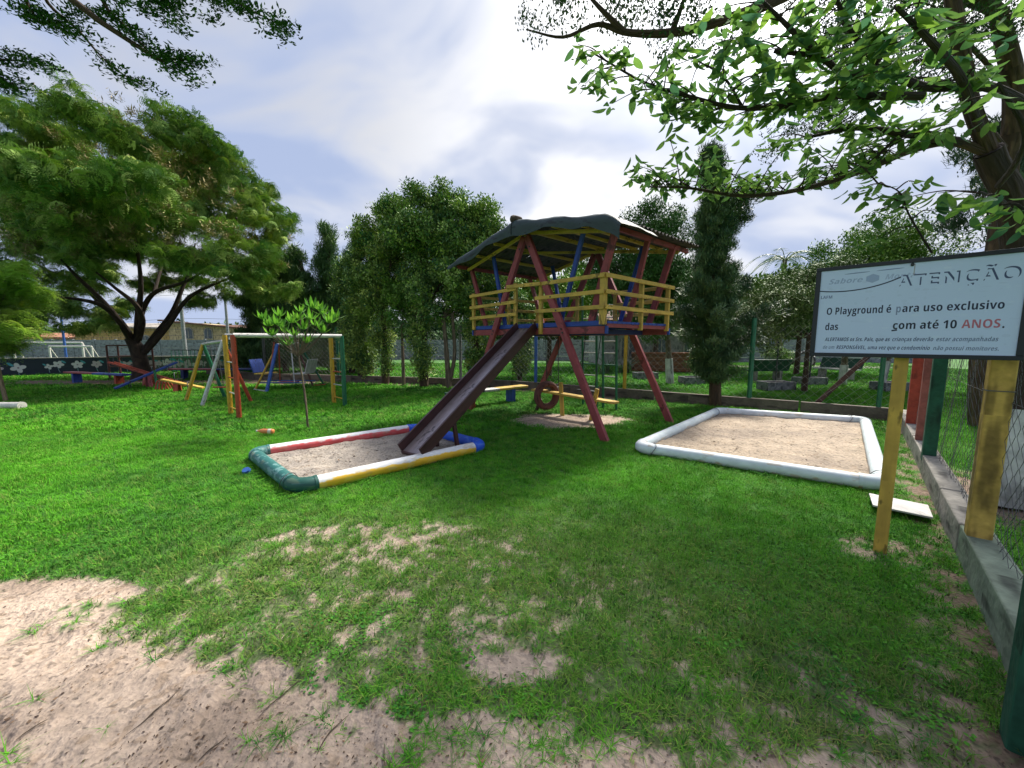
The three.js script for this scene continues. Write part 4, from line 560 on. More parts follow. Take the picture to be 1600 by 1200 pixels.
const dk0 = [0.03, 0.11, 0.05], dk1 = [0.36, 0.48, 0.10], md0 = [0.06, 0.16, 0.035], md1 = [0.2, 0.34, 0.06], lt0 = [0.10, 0.2, 0.03], lt1 = [0.25, 0.38, 0.055];
// the broad tree on the left: spreading limbs, feathery leaves, hanging pods
{
  const b = G(222, 593), d = -b.z, r = rng(321), t = thing('spreading_tree', 'big spreading tree with a forked dark trunk and hanging brown pods', 'tree', b), P = (px, py, o = 0) => D(px, py, d + o);
  part(t, 'trunk', knobbly(tube([b.clone().setY(-0.15), P(221, 570), P(214, 545), P(205, 528)], [0.42, 0.25, 0.25, 0.2], 16), 0.05, 2.2, 5), M.barkDark);
  const L = [[[205, 530], [190, 505], [160, 478], [125, 468], [85, 464]], [[205, 530], [185, 500], [155, 465], [120, 432], [95, 405]], [[215, 530], [222, 500], [212, 476], [180, 450], [150, 425]], [[215, 530], [216, 490], [220, 450], [216, 400], [210, 360]], [[217, 525], [218, 500], [238, 460], [290, 440], [325, 420]], [[222, 552], [240, 535], [265, 505], [295, 465], [345, 440], [380, 428]], [[225, 550], [242, 525], [268, 490], [285, 450], [298, 420], [305, 380]], [[240, 460], [250, 425], [260, 390], [270, 330]], [[160, 478], [120, 440], [70, 420], [30, 395]], [[95, 405], [60, 370], [20, 350]], [[150, 425], [120, 380], [100, 330]], [[298, 420], [340, 380], [370, 340]], [[216, 400], [190, 340], [180, 280]]];
  L.forEach((l, i) => part(t, 'branch', tube(l.map(([x, y], k) => P(x, y, (k / (l.length - 1)) * ((i * 37) % 9 - 4) * 0.8)), l.map((_, k) => mix(i < 7 ? 0.135 : 0.065, 0.025, k / (l.length - 1))), 9), M.barkDark));
  const lob = [[40, 300, 2.6, 1.7, 0], [110, 260, 2.6, 1.5, 1], [200, 235, 2.4, 1.6, -1], [290, 270, 2.4, 1.6, 0], [360, 320, 1.9, 1.7, 1], [400, 385, 1.35, 1.5, 0], [60, 380, 2.2, 1.2, -2], [150, 330, 2.6, 1.5, -3], [250, 330, 2.6, 1.4, -3], [330, 390, 1.9, 1.2, -2], [-40, 320, 3.0, 2.2, 0], [-30, 420, 2.2, 1.2, 0], [190, 290, 3, 1.6, 3], [320, 300, 2.4, 1.6, 3], [80, 320, 3, 1.6, 3], [120, 490, 1.2, 0.5, -1], [155, 515, 0.9, 0.45, -1], [80, 490, 0.9, 0.4, 0], [215, 215, 1.1, 0.8, 0], [380, 440, 1.3, 0.8, 1], [330, 455, 0.9, 0.5, 1], [250, 440, 1.2, 0.4, 2], [60, 215, 2.2, 1.4, 4], [100, 430, 1.6, 0.7, -1], [165, 400, 1.7, 0.8, 2], [230, 390, 1.8, 0.8, 2], [300, 410, 1.6, 0.7, 2], [420, 430, 1.1, 0.9, 0], [40, 460, 1.5, 0.6, 1], [190, 480, 0.9, 0.35, 2], [300, 470, 0.8, 0.3, 2], [400, 330, 1.2, 1.0, 0]].map(([x, y, rx, ry, o]) => { const p = P(x, y, o); return [p.x, -p.z, p.y, rx, ry, rx]; });
  const small = []; for (const [x, dd, h, rx, ry] of lob) for (let k = 0; k < 7; k++) { const a = r() * 6.283, c = r() * 1.7 - 0.7, s = Math.sqrt(Math.max(0, 1 - c * c)), q = 0.45 + 0.5 * r(), z = rx * (0.26 + 0.2 * r()); small.push([x + Math.cos(a) * s * rx * q, dd + Math.sin(a) * s * rx * q, h + c * ry * q, z, z * 0.62, z]); }
  const list = [], cols = []; lobeLeaves(list, cols, r, small, 27000, 0.6, 1.25, [0.08, 0.19, 0.04], [0.36, 0.47, 0.10], { cr: 0.5, clumps: 12, tilt: 2.2 }); copies(t, 'crown', K.feather, M.leafSoft, list, cols);
  const pl = [], pc = []; lobeLeaves(pl, pc, r, lob.slice(0, 15), 3000, 0.6, 1.1, [0.20, 0.16, 0.065], [0.36, 0.30, 0.13], { cr: 0.10, clumps: 70 }); copies(t, 'pods', K.pods, M.leafSoft, pl, pc);
}
// tall feathery tree beyond it, thinner
tree('thin_tree', 'thin airy tree rising behind the big spreading tree', [-31, 20.5], 6, 0.12, [[-24, 21, 10.6, 2.6, 1.6], [-27.5, 21, 10.4, 2.5, 1.6]], 1100, 'feather', M.leafSoft, [0.06, 0.09, 0.05], [0.17, 0.2, 0.11], { cr: 0.3, s0: 1, s1: 1.8 });
// the dense row of trees along the back kerb
const rowG = 'trees in the dense row along the back kerb';
tree('row_tree', 'dense dark tree with a bushy foot, first of the row beside the climbing frame', [-5.7, 14.5], 2.6, 0.12, [[-5.5, 14.6, 3.4, 1.0, 1.7], [-5.9, 14.4, 1.5, 0.55, 1.0], [-5.4, 14.4, 0.9, 0.4, 0.6], [-4.9, 14.6, 4.4, 1.1, 1.0]], 2400, 'round', M.leafDark, dk0, dk1, { group: rowG });
tree('row_tree', 'dark round-headed tree with leafy stem, second in the dense row', [-4.55, 13.75], 2.4, 0.11, [[-4.3, 13.8, 4.3, 1.35, 1.5], [-4.1, 13.9, 5.2, 1.2, 1.1], [-4.6, 13.7, 1.8, 0.4, 1.0], [-4.5, 13.7, 0.8, 0.26, 0.5], [-5.0, 13.8, 3.2, 0.8, 0.9]], 3600, 'round', M.leafDark, dk0, dk1, { group: rowG });
tree('row_tree', 'slim bare-stemmed young tree between two leafy trunks of the row', [-3.72, 13.1], 2.1, 0.055, [[-3.6, 13.1, 2.4, 0.6, 0.6], [-3.8, 13.2, 3.0, 0.7, 0.6]], 420, 'round', M.leaf, md0, md1, { group: rowG, bark: M.barkGrey });
tree('row_tree', 'tallest round-headed tree of the row, dark leaves down its trunk', [-2.92, 12.7], 2.6, 0.13, [[-2.6, 13.0, 4.6, 1.5, 1.6], [-2.9, 12.7, 5.35, 1.25, 1.15], [-1.9, 13.2, 5.1, 1.25, 1.15], [-3.0, 12.6, 1.7, 0.4, 1.1], [-2.9, 12.6, 0.8, 0.32, 0.5], [-2.3, 12.8, 3.2, 1.2, 1.2]], 5200, 'round', M.leafDark, dk0, dk1, { group: rowG });
{ const t = tree('row_tree', 'twin-stemmed bare trunk tree of the row behind the slide', [-2.05, 12.4], 2.3, 0.075, [[-1.5, 12.6, 3.6, 1.1, 1.4], [-1.2, 12.9, 4.8, 1.3, 1.3], [-0.9, 12.8, 3.2, 0.9, 1.2]], 2900, 'round', M.leafDark, dk0, dk1, { group: rowG, bark: M.barkGrey, lean: [-0.14, 0] }); part(t, 'trunk', tube([V(-2.0, 12.4, 0.3), V(-1.85, 12.4, 1.1), V(-1.9, 12.4, 2.4)], [0.07, 0.06, 0.05], 9), M.barkGrey); }
tree('row_tree', 'leafy dark tree of the row just behind the tower', [-1.15, 12.6], 2.0, 0.1, [[-1.1, 12.6, 1.7, 0.5, 1.1], [-1.1, 12.5, 0.9, 0.4, 0.6], [-0.5, 12.9, 3.9, 1.0, 1.2]], 1300, 'round', M.leafDark, dk0, dk1, { group: rowG });
tree('column_bush', 'narrow upright bush behind the kerb seen under the tower deck', [0.27, 13.3], 1.2, 0.07, [[0.27, 13.3, 1.5, 0.42, 1.0], [0.25, 13.3, 2.6, 0.5, 0.7], [0.3, 13.3, 0.7, 0.28, 0.45]], 800, 'round', M.leafDark, dk0, dk1, { category: 'bush' });
tree('back_tree', 'bright leafy tree behind the tower deck railings', [1.6, 16.5], 2.2, 0.1, [[1.2, 16.5, 3.2, 1.5, 1.0], [2.6, 16.8, 3.0, 1.4, 1.0], [0.2, 17, 3.3, 1.3, 1.0]], 1300, 'round2', M.leaf, lt0, lt1);
// dark conifers behind the glider swing
const cg = 'dark conifers behind the glider swing';
[[-11.2, 19, 6.6], [-9.9, 18.5, 5.8], [-8.7, 18.8, 6.9], [-7.6, 18.2, 5.6], [-12.6, 19.5, 5.4]].forEach(([x, d, h], i) => tree('conifer', ['tall dark conifer behind the glider swing, next to the spreading tree', 'shorter dark conifer behind the sapling', 'pointed dark conifer behind the white top bar', 'broad dark conifer next to the dense row', 'low dark conifer under the edge of the spreading crown'][i], [x, d], h * 0.9, 0.12, Array.from({ length: 6 }, (_, k) => [x + Math.sin(k * 2.1 + i) * 0.25, d, 0.9 + k * (h - 1) / 5.5, 1.35 - k * 0.2, h / 8]), 1500, 'conifer', M.leafDark, [0.04, 0.11, 0.05], [0.17, 0.26, 0.09], { group: cg, s0: 1.3, s1: 2.1, cr: 0.34, sag: -0.1, twigs: 1 }));
// the narrow conifer in front of the back fence
{
  const x = 4.86, d = 9.05, h = 5.75, r = rng(91), t = thing('narrow_conifer', 'tall narrow dark conifer in front of the fence beside the white sand box', 'tree', V(x, d)); part(t, 'trunk', knobbly(tube([V(x, d, -0.1), V(x - 0.1, d, 1.4), V(x - 0.27, d, 3.6), V(x - 0.4, d, h - 0.2)], [0.14, 0.11, 0.07, 0.015], 10), 0.01, 6, 2), M.bark);
  const list = [], cols = [];
  for (let k = 0; k < 190; k++) { const f = Math.pow(r(), 1.1), y = 0.5 + f * (h - 0.7), a = r() * 6.283, reach = (0.09 + 0.74 * Math.pow(1 - f, 0.9) * (0.55 + 0.45 * Math.min(1, f * 6))) * (0.55 + 0.6 * r()), s = V(x - 0.075 * y, d, y), e = s.clone().add(new THREE.Vector3(Math.cos(a) * reach, 0.15 + reach * 0.35, Math.sin(a) * reach)); part(t, 'branch', rod(s, e, 0.006, 4), M.bark); const n = 20; for (let i = 0; i < n; i++) { const q = s.clone().lerp(e, 0.2 + 0.85 * (i / n)).add(new THREE.Vector3((r() - 0.5) * 0.16, (r() - 0.5) * 0.16, (r() - 0.5) * 0.16)); me.set((r() - 0.5) * 1, r() * 6.283, (r() - 0.5) * 1); const z = 0.5 + 0.5 * r(); list.push(new THREE.Matrix4().compose(q, mq.setFromEuler(me), new THREE.Vector3(z, z, z))); cols.push(tone(r, [0.03, 0.09, 0.045], [0.15, 0.23, 0.09])); } }
  for (const [a, y, l] of [[0.3, 3.9, 0.95], [-0.2, 4.3, 0.8], [0.5, 2.2, 1.2], [-0.1, 1.5, 1.25], [2.9, 1.7, 0.8], [0.2, 1.05, 1.0]]) { const s = V(x - 0.075 * y, d, y), e = s.clone().add(new THREE.Vector3(Math.cos(a) * l, l * 0.62, -Math.sin(a) * l)); part(t, 'branch', tube([s, s.clone().lerp(e, 0.5).add(new THREE.Vector3(0, -0.08, 0)), e], [0.02, 0.014, 0.004], 5), M.bark); for (let i = 0; i < 90; i++) { const q = s.clone().lerp(e, 0.25 + 0.8 * r()).add(new THREE.Vector3((r() - 0.5) * 0.3, (r() - 0.5) * 0.3, (r() - 0.5) * 0.3)); me.set((r() - 0.5), r() * 6.283, (r() - 0.5)); const z = 0.5 + 0.5 * r(); list.push(new THREE.Matrix4().compose(q, mq.setFromEuler(me), new THREE.Vector3(z, z, z))); cols.push(tone(r, [0.025, 0.07, 0.035], [0.11, 0.17, 0.07])); } }
  copies(t, 'crown', K.conifer, M.leafDark, list, cols);
}
// trees in the garden beyond the fence
tree('garden_tree', 'leafy green tree on a slanting whitewashed trunk behind the narrow conifer', [5.75, 13.9], 2.3, 0.1, [[5.2, 14.2, 4.6, 1.3, 1.5], [4.4, 14.6, 3.4, 1.3, 1.2], [6.0, 14.2, 3.4, 1.1, 1.3], [5.0, 14.3, 5.7, 0.9, 0.8], [3.6, 15.2, 4.2, 1.1, 1.1], [4.9, 14, 2.3, 0.9, 0.8]], 3600, 'fine', M.leaf, md0, [0.09, 0.17, 0.04], { lime: 0.9, bark: M.barkGrey, s0: 1.1, s1: 1.9, lean: [-0.25, 0] });
tree('garden_tree', 'low spreading tree with grey-green leaves arching over the dark bench', [8.9, 11.6], 1.7, 0.07, [[7.6, 11.2, 2.3, 1.1, 0.8], [8.9, 11.8, 2.8, 1.3, 0.9], [10.2, 12.4, 2.5, 1.2, 0.8], [6.7, 10.9, 1.7, 0.9, 0.6], [9.6, 12, 3.4, 0.9, 0.6]], 2400, 'fine', M.leaf, [0.06, 0.11, 0.03], [0.19, 0.25, 0.08], { s0: 1.0, s1: 1.7 });
tree('garden_tree', 'bright yellow-green tree behind the low spreading tree', [13.0, 17.5], 2.2, 0.1, [[12.0, 17.5, 3.6, 1.6, 1.2], [14.0, 18, 3.1, 1.6, 1.1], [15.8, 18.5, 2.8, 1.6, 1.2], [10.6, 17.5, 3.2, 1.3, 1.1]], 2300, 'round2', M.leaf, lt0, [0.2, 0.3, 0.04]);
tree('garden_tree', 'small tree with a whitewashed leaning trunk behind the notice board', [11.6, 12.0], 1.9, 0.07, [[10.9, 12.0, 3.5, 1.2, 0.9], [12.4, 12.2, 3.8, 1.3, 1.0], [13.5, 12.6, 3.0, 1.2, 1.0], [11.4, 12.2, 4.6, 1.0, 0.7]], 1700, 'fine', M.leaf, md0, lt1, { lime: 0.9, bark: M.barkGrey, lean: [0.35, 0], s0: 1.1, s1: 1.8 });
tree('garden_tree', 'tree on a grey trunk beside the chaise bench behind the notice board', [11.6, 13.4], 2.2, 0.09, [[12.6, 13.6, 4.3, 1.4, 1.0], [11.2, 13.6, 4.0, 1.0, 0.8]], 1100, 'fine', M.leaf, md0, md1, { lime: 0.7, bark: M.barkGrey, s0: 1.1, s1: 1.8 });
tree('garden_tree', 'drooping grey-green tree behind the trunk at the side fence', [13.2, 9.8], 3.2, 0.14, [[12.4, 9.6, 4.9, 1.5, 1.4], [13.9, 9.6, 5.6, 1.8, 1.6], [15.6, 9.8, 4.6, 1.8, 1.8], [14.2, 9.2, 3.4, 1.5, 1.2], [13.2, 10, 6.8, 1.5, 1.2]], 2600, 'conifer', M.leafDark, [0.05, 0.1, 0.06], [0.14, 0.2, 0.11], { s0: 1.2, s1: 2.0 });
tree('garden_tree', 'broad leafy tree far behind the brick planter wall', [8.2, 22], 2.5, 0.14, [[7.2, 22, 4.4, 2.0, 1.6], [9.2, 22.5, 4.6, 2.0, 1.5], [4.6, 23, 4.6, 2.2, 1.7], [11.5, 23, 3.8, 1.8, 1.4]], 1700, 'round2', M.leaf, md0, md1, { s0: 1.2, s1: 2 });
// palm
{
  const b = V(17.6, 25.5), t = thing('palm', 'palm with arching fronds rising behind the garden trees', 'palm', b), r = rng(5), top = b.clone().setY(6.7); part(t, 'trunk', tube([b.clone().setY(-0.1), b.clone().setY(3.4), top], [0.2, 0.15, 0.12], 10), M.barkGrey);
  for (let k = 0; k < 15; k++) { const a = k * 2.4, L = 2.1 + r() * 0.7, up = 0.75 - 0.06 * k * 0.6, P = s => top.clone().add(new THREE.Vector3(Math.cos(a) * L * s, L * (up * 1.4 * s - 1.2 * s * s), Math.sin(a) * L * s)), l = [tube([0, 0.25, 0.5, 0.75, 1].map(P), [0.03, 0.025, 0.02, 0.012, 0.004], 5)]; for (let i = 0; i < 30; i++) for (const s of [-1, 1]) { const q = 0.15 + 0.85 * i / 30, g = diamond(0.62 * (1.05 - 0.6 * q), 0.05), p = P(q); g.rotateX(-1.9 + 0.3 * r()); g.rotateY(s * 1.0); g.rotateY(-a - Math.PI / 2); g.translate(p.x, p.y, p.z); g.setAttribute('uv', new THREE.Float32BufferAttribute(new Float32Array(8), 2)); l.push(g); } part(t, 'frond', merge(l), new THREE.MeshPhysicalMaterial({ color: C(0.07, 0.15, 0.04), roughness: 0.6, side: THREE.DoubleSide, transmission: 0.3, thickness: 0 })); }
}
// far woodland closing the view
{
  const r = rng(77), list = [], cols = []; for (let k = 0; k < 74; k++) { const a = -58 + k * 1.62, dd = 62 + 30 * r(), x = Math.tan(a * Math.PI / 180) * dd, h = (a < -22 && a > -60 ? 2.2 : 4.2) + 2.6 * r() * (a > 0 ? 1.6 : 0.9); lobeLeaves(list, cols, r, [[x, dd, h * 0.5, 3.2 + 2 * r(), h * 0.55]], 150, 0.9, 1.7, [0.03, 0.075, 0.025], [0.09, 0.16, 0.045], { floor: -1 }); }
  copies(null, 'distant_wood', K.far, M.leafSoft, list, cols, 'far belt of green trees along the skyline');
}
// leaves big enough to pick out: the largest singly, the rest as one mass
function bigLeaves(t, spots, geo, mats, most = 300) {
  const eye = new THREE.Vector3(0, EYE, 0), fwd = new THREE.Vector3(0, -sT, -cT); spots.forEach(s => { const p = new THREE.Vector3().setFromMatrixPosition(s.m).sub(eye), z = p.dot(fwd), a = z > 0 ? 600 + FOC * p.x / z + 200 : -999, b = z > 0 ? 600 - FOC * (p.y * cT - p.z * sT * 1) / z : -999; s.in = z > 0 && a > -10 && a < 1610 && b > -30 && b < 1200; s.k = (s.in ? 10 : 0) + s.s / Math.max(0.3, z); });
  spots.sort((a, b) => b.k - a.k); const base = t.getWorldPosition(new THREE.Vector3());
  spots.slice(0, most).forEach((s, i) => { const o = shade(new THREE.Mesh(geo, mats[i % mats.length])); o.name = 'leaf'; s.m.decompose(o.position, o.quaternion, o.scale); o.position.sub(base); t.add(o); });
  const rest = spots.slice(most); if (rest.length) copies(t, 'foliage', geo, M.leafBig, rest.map(s => s.m), rest.map(s => s.c));
}
const tint = (m, r, g, b) => { const q = m.clone(); q.color = C(r, g, b); return q; };
const bigMats = [[0.08, 0.19, 0.05], [0.13, 0.27, 0.06], [0.18, 0.34, 0.06], [0.06, 0.16, 0.07], [0.22, 0.38, 0.05]].map(c => tint(M.leafBig, ...c));
const leafA = leafGeo(0.135, 0.056, 0.45, 0.22, 5);
function hang(spots, r, p, dir, n, size, lo, hi, spread) {         // leaves along a twig, drooping
  for (let i = 0; i < n; i++) { const s = size * (0.6 + 0.6 * r()), az = r() * 6.283, droop = 1.7 + 1.1 * r(); const q = new THREE.Quaternion().setFromEuler(new THREE.Euler(droop, az, (r() - 0.5) * 0.6, 'YXZ')), pos = p.clone().addScaledVector(dir, (r() - 0.5) * spread).add(new THREE.Vector3((r() - 0.5) * spread, (r() - 0.5) * spread * 0.6, (r() - 0.5) * spread)); spots.push({ m: new THREE.Matrix4().compose(pos, q, new THREE.Vector3(s, s, s)), s, c: tone(r, lo, hi) }); }
}
// the tree at the side fence: whitewashed trunk, long limbs over the lawn with large drooping leaves
{
  const b = G(1563, 786), r = rng(4242), t = thing('fence_tree', 'tree with a whitewashed trunk beyond the side fence, large leaves on long limbs', 'tree', b);
  const trunk = [b.clone().setY(-0.1), D(1578, 640, 3.62), D(1592, 520, 3.66), D(1590, 420, 3.66), D(1583, 330, 3.6), D(1545, 235, 3.5)];
  part(t, 'trunk', knobbly(tube(trunk, [0.18, 0.13, 0.12, 0.11, 0.105, 0.09], 14), 0.015, 5, 8), M.barkDark);
  part(t, 'whitewash', tube([b.clone().setY(0.0), D(1569, 720, 3.57), D(1579, 640, 3.62)], [0.2, 0.185, 0.165], 14), M.lime);
  const runs = [
    [[[1545, 235, 3.5], [1518, 165, 3.4], [1505, 95, 3.3], [1490, 10, 3.2], [1470, -120, 3.1]], 0.075, 0.04, 26, 0.9],
    [[[1545, 240, 3.5], [1490, 222, 3.5], [1430, 233, 3.45], [1345, 268, 3.4], [1250, 296, 3.4], [1160, 306, 3.4], [1070, 293, 3.45], [1015, 292, 3.5]], 0.045, 0.006, 210, 0.85],
    [[[1500, 222, 3.5], [1420, 210, 3.3], [1340, 200, 3.2], [1260, 215, 3.1]], 0.045, 0.01, 60, 0.85],
    [[[1345, 268, 3.4], [1375, 240, 3.3], [1400, 215, 3.2]], 0.02, 0.008, 22, 0.85],
    [[[1600, 160, 3.3], [1540, 135, 3.1], [1440, 135, 3.0], [1380, 108, 2.9], [1320, 115, 2.8], [1280, 90, 2.75], [1210, 80, 2.75]], 0.045, 0.012, 120, 0.9],
    [[[1440, 150, 3.0], [1370, 150, 2.9], [1300, 150, 2.85], [1230, 165, 2.85], [1150, 168, 2.9], [1075, 150, 3.0], [1010, 130, 3.1], [930, 85, 3.2]], 0.035, 0.006, 210, 0.85],
    [[[1280, 90, 2.75], [1230, 40, 2.7], [1190, 0, 2.65]], 0.025, 0.008, 40, 0.9],
    [[[1380, 108, 2.9], [1330, 50, 2.8], [1300, -20, 2.7]], 0.025, 0.01, 46, 0.9],
    [[[1160, 168, 2.9], [1130, 120, 2.9], [1080, 90, 2.95]], 0.014, 0.004, 34, 0.85],
    [[[1530, 200, 3.4], [1500, 120, 2.8], [1450, 60, 2.4], [1400, 10, 2.2]], 0.04, 0.01, 40, 0.95],
    [[[1560, 290, 3.5], [1590, 250, 2.8], [1600, 200, 2.3], [1560, 130, 2.1]], 0.03, 0.008, 14, 0.9],
    [[[1580, 330, 3.6], [1560, 310, 2.6], [1530, 300, 2.3]], 0.02, 0.006, 16, 1.0],
    [[[1456, 395, 2.6], [1420, 335, 2.6], [1405, 300, 2.6], [1370, 285, 2.6]], 0.008, 0.003, 30, 0.85],
    [[[1620, 380, 2.2], [1590, 320, 2.0], [1560, 320, 2.0]], 0.012, 0.004, 14, 0.95],
  ], spots = [];
  runs.forEach(([pts, r0, r1, n, size], i) => {
    const P = pts.map(([x, y, d]) => D(x, y, d)), c = new THREE.CatmullRomCurve3(P, false, 'centripetal'); part(t, 'branch', tube(P, P.map((_, k) => mix(r0 * 0.8, r1, k / (P.length - 1))), 9), i < 2 ? M.bark : M.barkDark);
    const from = i === 1 ? 0.32 : i === 0 ? 0.5 : 0.18, tw = Math.ceil(n / 3.1);
    for (let k = 0; k < tw; k++) { const s = from + (1 - from) * (k + r()) / tw, p = c.getPoint(Math.min(1, s)), a = r() * 6.283, l = 0.12 + 0.26 * r(), e = p.clone().add(new THREE.Vector3(Math.cos(a) * l, (i === 1 ? 0.5 : 0.05) * l + 0.1 * (r() - 0.4), Math.sin(a) * l)); part(t, 'twig', tube([p, p.clone().lerp(e, 0.5).add(new THREE.Vector3(0, 0.03, 0)), e], [0.005, 0.004, 0.002], 5), M.bark); hang(spots, r, e, e.clone().sub(p).normalize(), 5, size, [0.07, 0.17, 0.05], [0.19, 0.33, 0.06], 0.1); hang(spots, r, p.clone().lerp(e, 0.6), e.clone().sub(p).normalize(), 3, size, [0.07, 0.17, 0.05], [0.19, 0.33, 0.06], 0.12); }
  });
  bigLeaves(t, spots, leafA, bigMats);
}
// second tree beyond the side fence: fine leaves high over the frame's corner
{
  const b = G(1535, 668), r = rng(99), t = thing('fine_leaved_tree', 'dark-trunked tree with small leaves beyond the side fence, arching over the tower side', 'tree', b), P = (a) => a.map(([x, y, d]) => D(x, y, d));
  part(t, 'trunk', knobbly(tube([b.clone().setY(-0.1), D(1532, 560, 6.85), D(1570, 300, 6.7), D(1585, 150, 6.4), D(1560, 20, 6.0)], [0.17, 0.13, 0.13, 0.12, 0.1], 10), 0.02, 3, 6), M.bark);
  const runs = [[[1560, 20, 6], [1450, -60, 5.2], [1300, -40, 4.8], [1190, 10, 4.6], [1110, 38, 4.6], [1040, 52, 4.6], [975, 50, 4.65], [935, 38, 4.7], [880, 58, 4.75], [822, 46, 4.8]], [[975, 50, 4.65], [935, 10, 4.6], [900, -30, 4.6]], [[1050, 50, 4.6], [1065, 10, 4.5], [1080, -40, 4.4]], [[1585, 150, 6.4], [1500, 60, 5.9], [1420, 40, 5.6], [1350, 60, 5.5]], [[1570, 230, 6.5], [1480, 130, 6.0], [1400, 120, 5.8]]], lob = [];
  runs.forEach((q, i) => { const pts = P(q); part(t, 'branch', tube(pts, pts.map((_, k) => mix(i ? 0.035 : 0.085, 0.008, k / (pts.length - 1))), 8), M.bark); });
  for (const [x, y, d, a, h] of [[850, 40, 4.75, 0.22, 0.22], [830, 20, 4.8, 0.14, 0.18], [900, 10, 4.7, 0.3, 0.22], [960, 20, 4.7, 0.3, 0.2], [1010, 10, 4.6, 0.35, 0.3], [1060, 40, 4.6, 0.3, 0.28], [880, -20, 4.7, 0.3, 0.2], [1100, 0, 4.5, 0.4, 0.3], [1060, 80, 4.5, 0.24, 0.2], [1140, 60, 4.5, 0.3, 0.2], [1030, -30, 4.6, 0.6, 0.25], [1420, 20, 5.6, 1.0, 0.7], [1330, 40, 5.5, 0.8, 0.6], [1480, 70, 5.9, 0.9, 0.7], [1560, 10, 6, 1.1, 0.9], [1500, -60, 5.8, 1.3, 0.9], [1400, 130, 5.8, 0.7, 0.45], [1330, 170, 6.0, 0.6, 0.35], [1250, 200, 6.0, 0.6, 0.35]]) { const p = D(x, y, d); lob.push([p.x, -p.z, p.y, a, h, a]); }
  for (const [x, d, h, a] of [[4.8, 8.0, 9.0, 1.1], [5.9, 8.4, 9.3, 1.2], [7.0, 8.0, 9.1, 1.2], [5.3, 9.2, 9.9, 1.2], [6.7, 9.3, 9.8, 1.2], [8.2, 8.6, 9.1, 1.3]]) { lob.push([x, d, h, a, 0.7, a]); part(t, 'branch', tube([D(1560, 20, 6.0), V((x + 7.5) / 2, (d + 6) / 2, (h + 6.5) / 2), V(x, d, h)], [0.07, 0.04, 0.012], 7), M.bark); }
  const list = [], cols = []; lobeLeaves(list, cols, r, lob, 3500, 0.5, 0.9, [0.02, 0.06, 0.02], [0.075, 0.14, 0.03], { cr: 0.35, clumps: 14 }); copies(t, 'crown', K.fine, M.leaf, list, cols);
}
// tree standing left of the view, its outer branches hanging in from above
{
  const b = V(-7.6, 2.2), r = rng(1234), t = thing('overhanging_tree', 'tree whose outer branches hang into the sky above the big spreading tree', 'tree', b), P = (a) => a.map(([x, y, d]) => D(x, y, d)), hub = V(-7.4, 2.6, 7.4);
  part(t, 'trunk', knobbly(tube([b.clone().setY(-0.1), V(-7.7, 2.3, 2.4), hub], [0.24, 0.2, 0.15], 12), 0.02, 3, 6), M.bark);
  const runs = [[[20, -120, 4.2], [75, 5, 4.6], [120, 45, 4.8], [160, 90, 4.9], [195, 118, 5.0], [232, 138, 5.1]], [[100, -120, 4.2], [165, 10, 4.7], [200, 45, 4.8], [245, 92, 4.9], [300, 125, 5.1]], [[200, -120, 4.3], [260, -40, 4.5], [340, -10, 4.7], [400, 20, 4.9], [450, 45, 5.1]], [[245, 92, 4.9], [275, 92, 4.9], [312, 97, 5.0]], [[-120, 60, 4.2], [-30, 90, 4.5], [30, 95, 4.7], [72, 102, 4.8]], [[-80, 130, 4.3], [-10, 128, 4.5], [30, 133, 4.6]], [[170, -60, 4.4], [230, -10, 4.6], [270, 5, 4.7]], [[20, -60, 4.4], [50, 20, 4.6], [90, 38, 4.7]]], lob = [];
  runs.forEach((q, i) => { const pts = P(q); part(t, 'branch', tube([hub, ...pts], [0.08, ...pts.map((_, k) => mix(0.02, 0.004, k / (pts.length - 1)))], 7), M.bark); const c = new THREE.CatmullRomCurve3(pts); for (let s = 0.3; s <= 1; s += 0.1) { const p = c.getPoint(s); lob.push([p.x, -p.z, p.y, 0.14, 0.08, 0.14]); } });
  for (const [x, y] of [[210, 55], [240, 15], [300, 10], [60, 30], [110, 15], [280, 40], [380, 10], [330, 0], [440, 55], [160, 20], [200, 12]]) { const p = D(x, y, 4.8); lob.push([p.x, -p.z, p.y, 0.2, 0.08, 0.2]); }
  const list = [], cols = []; lobeLeaves(list, cols, r, lob, 980, 0.5, 0.85, [0.012, 0.05, 0.015], [0.06, 0.14, 0.03], { cr: 0.45, clumps: 7 }); copies(t, 'crown', K.fine2 = sprig(31, 9, 0.1, 0.068, 0.028), M.leafDark, list, cols);
}
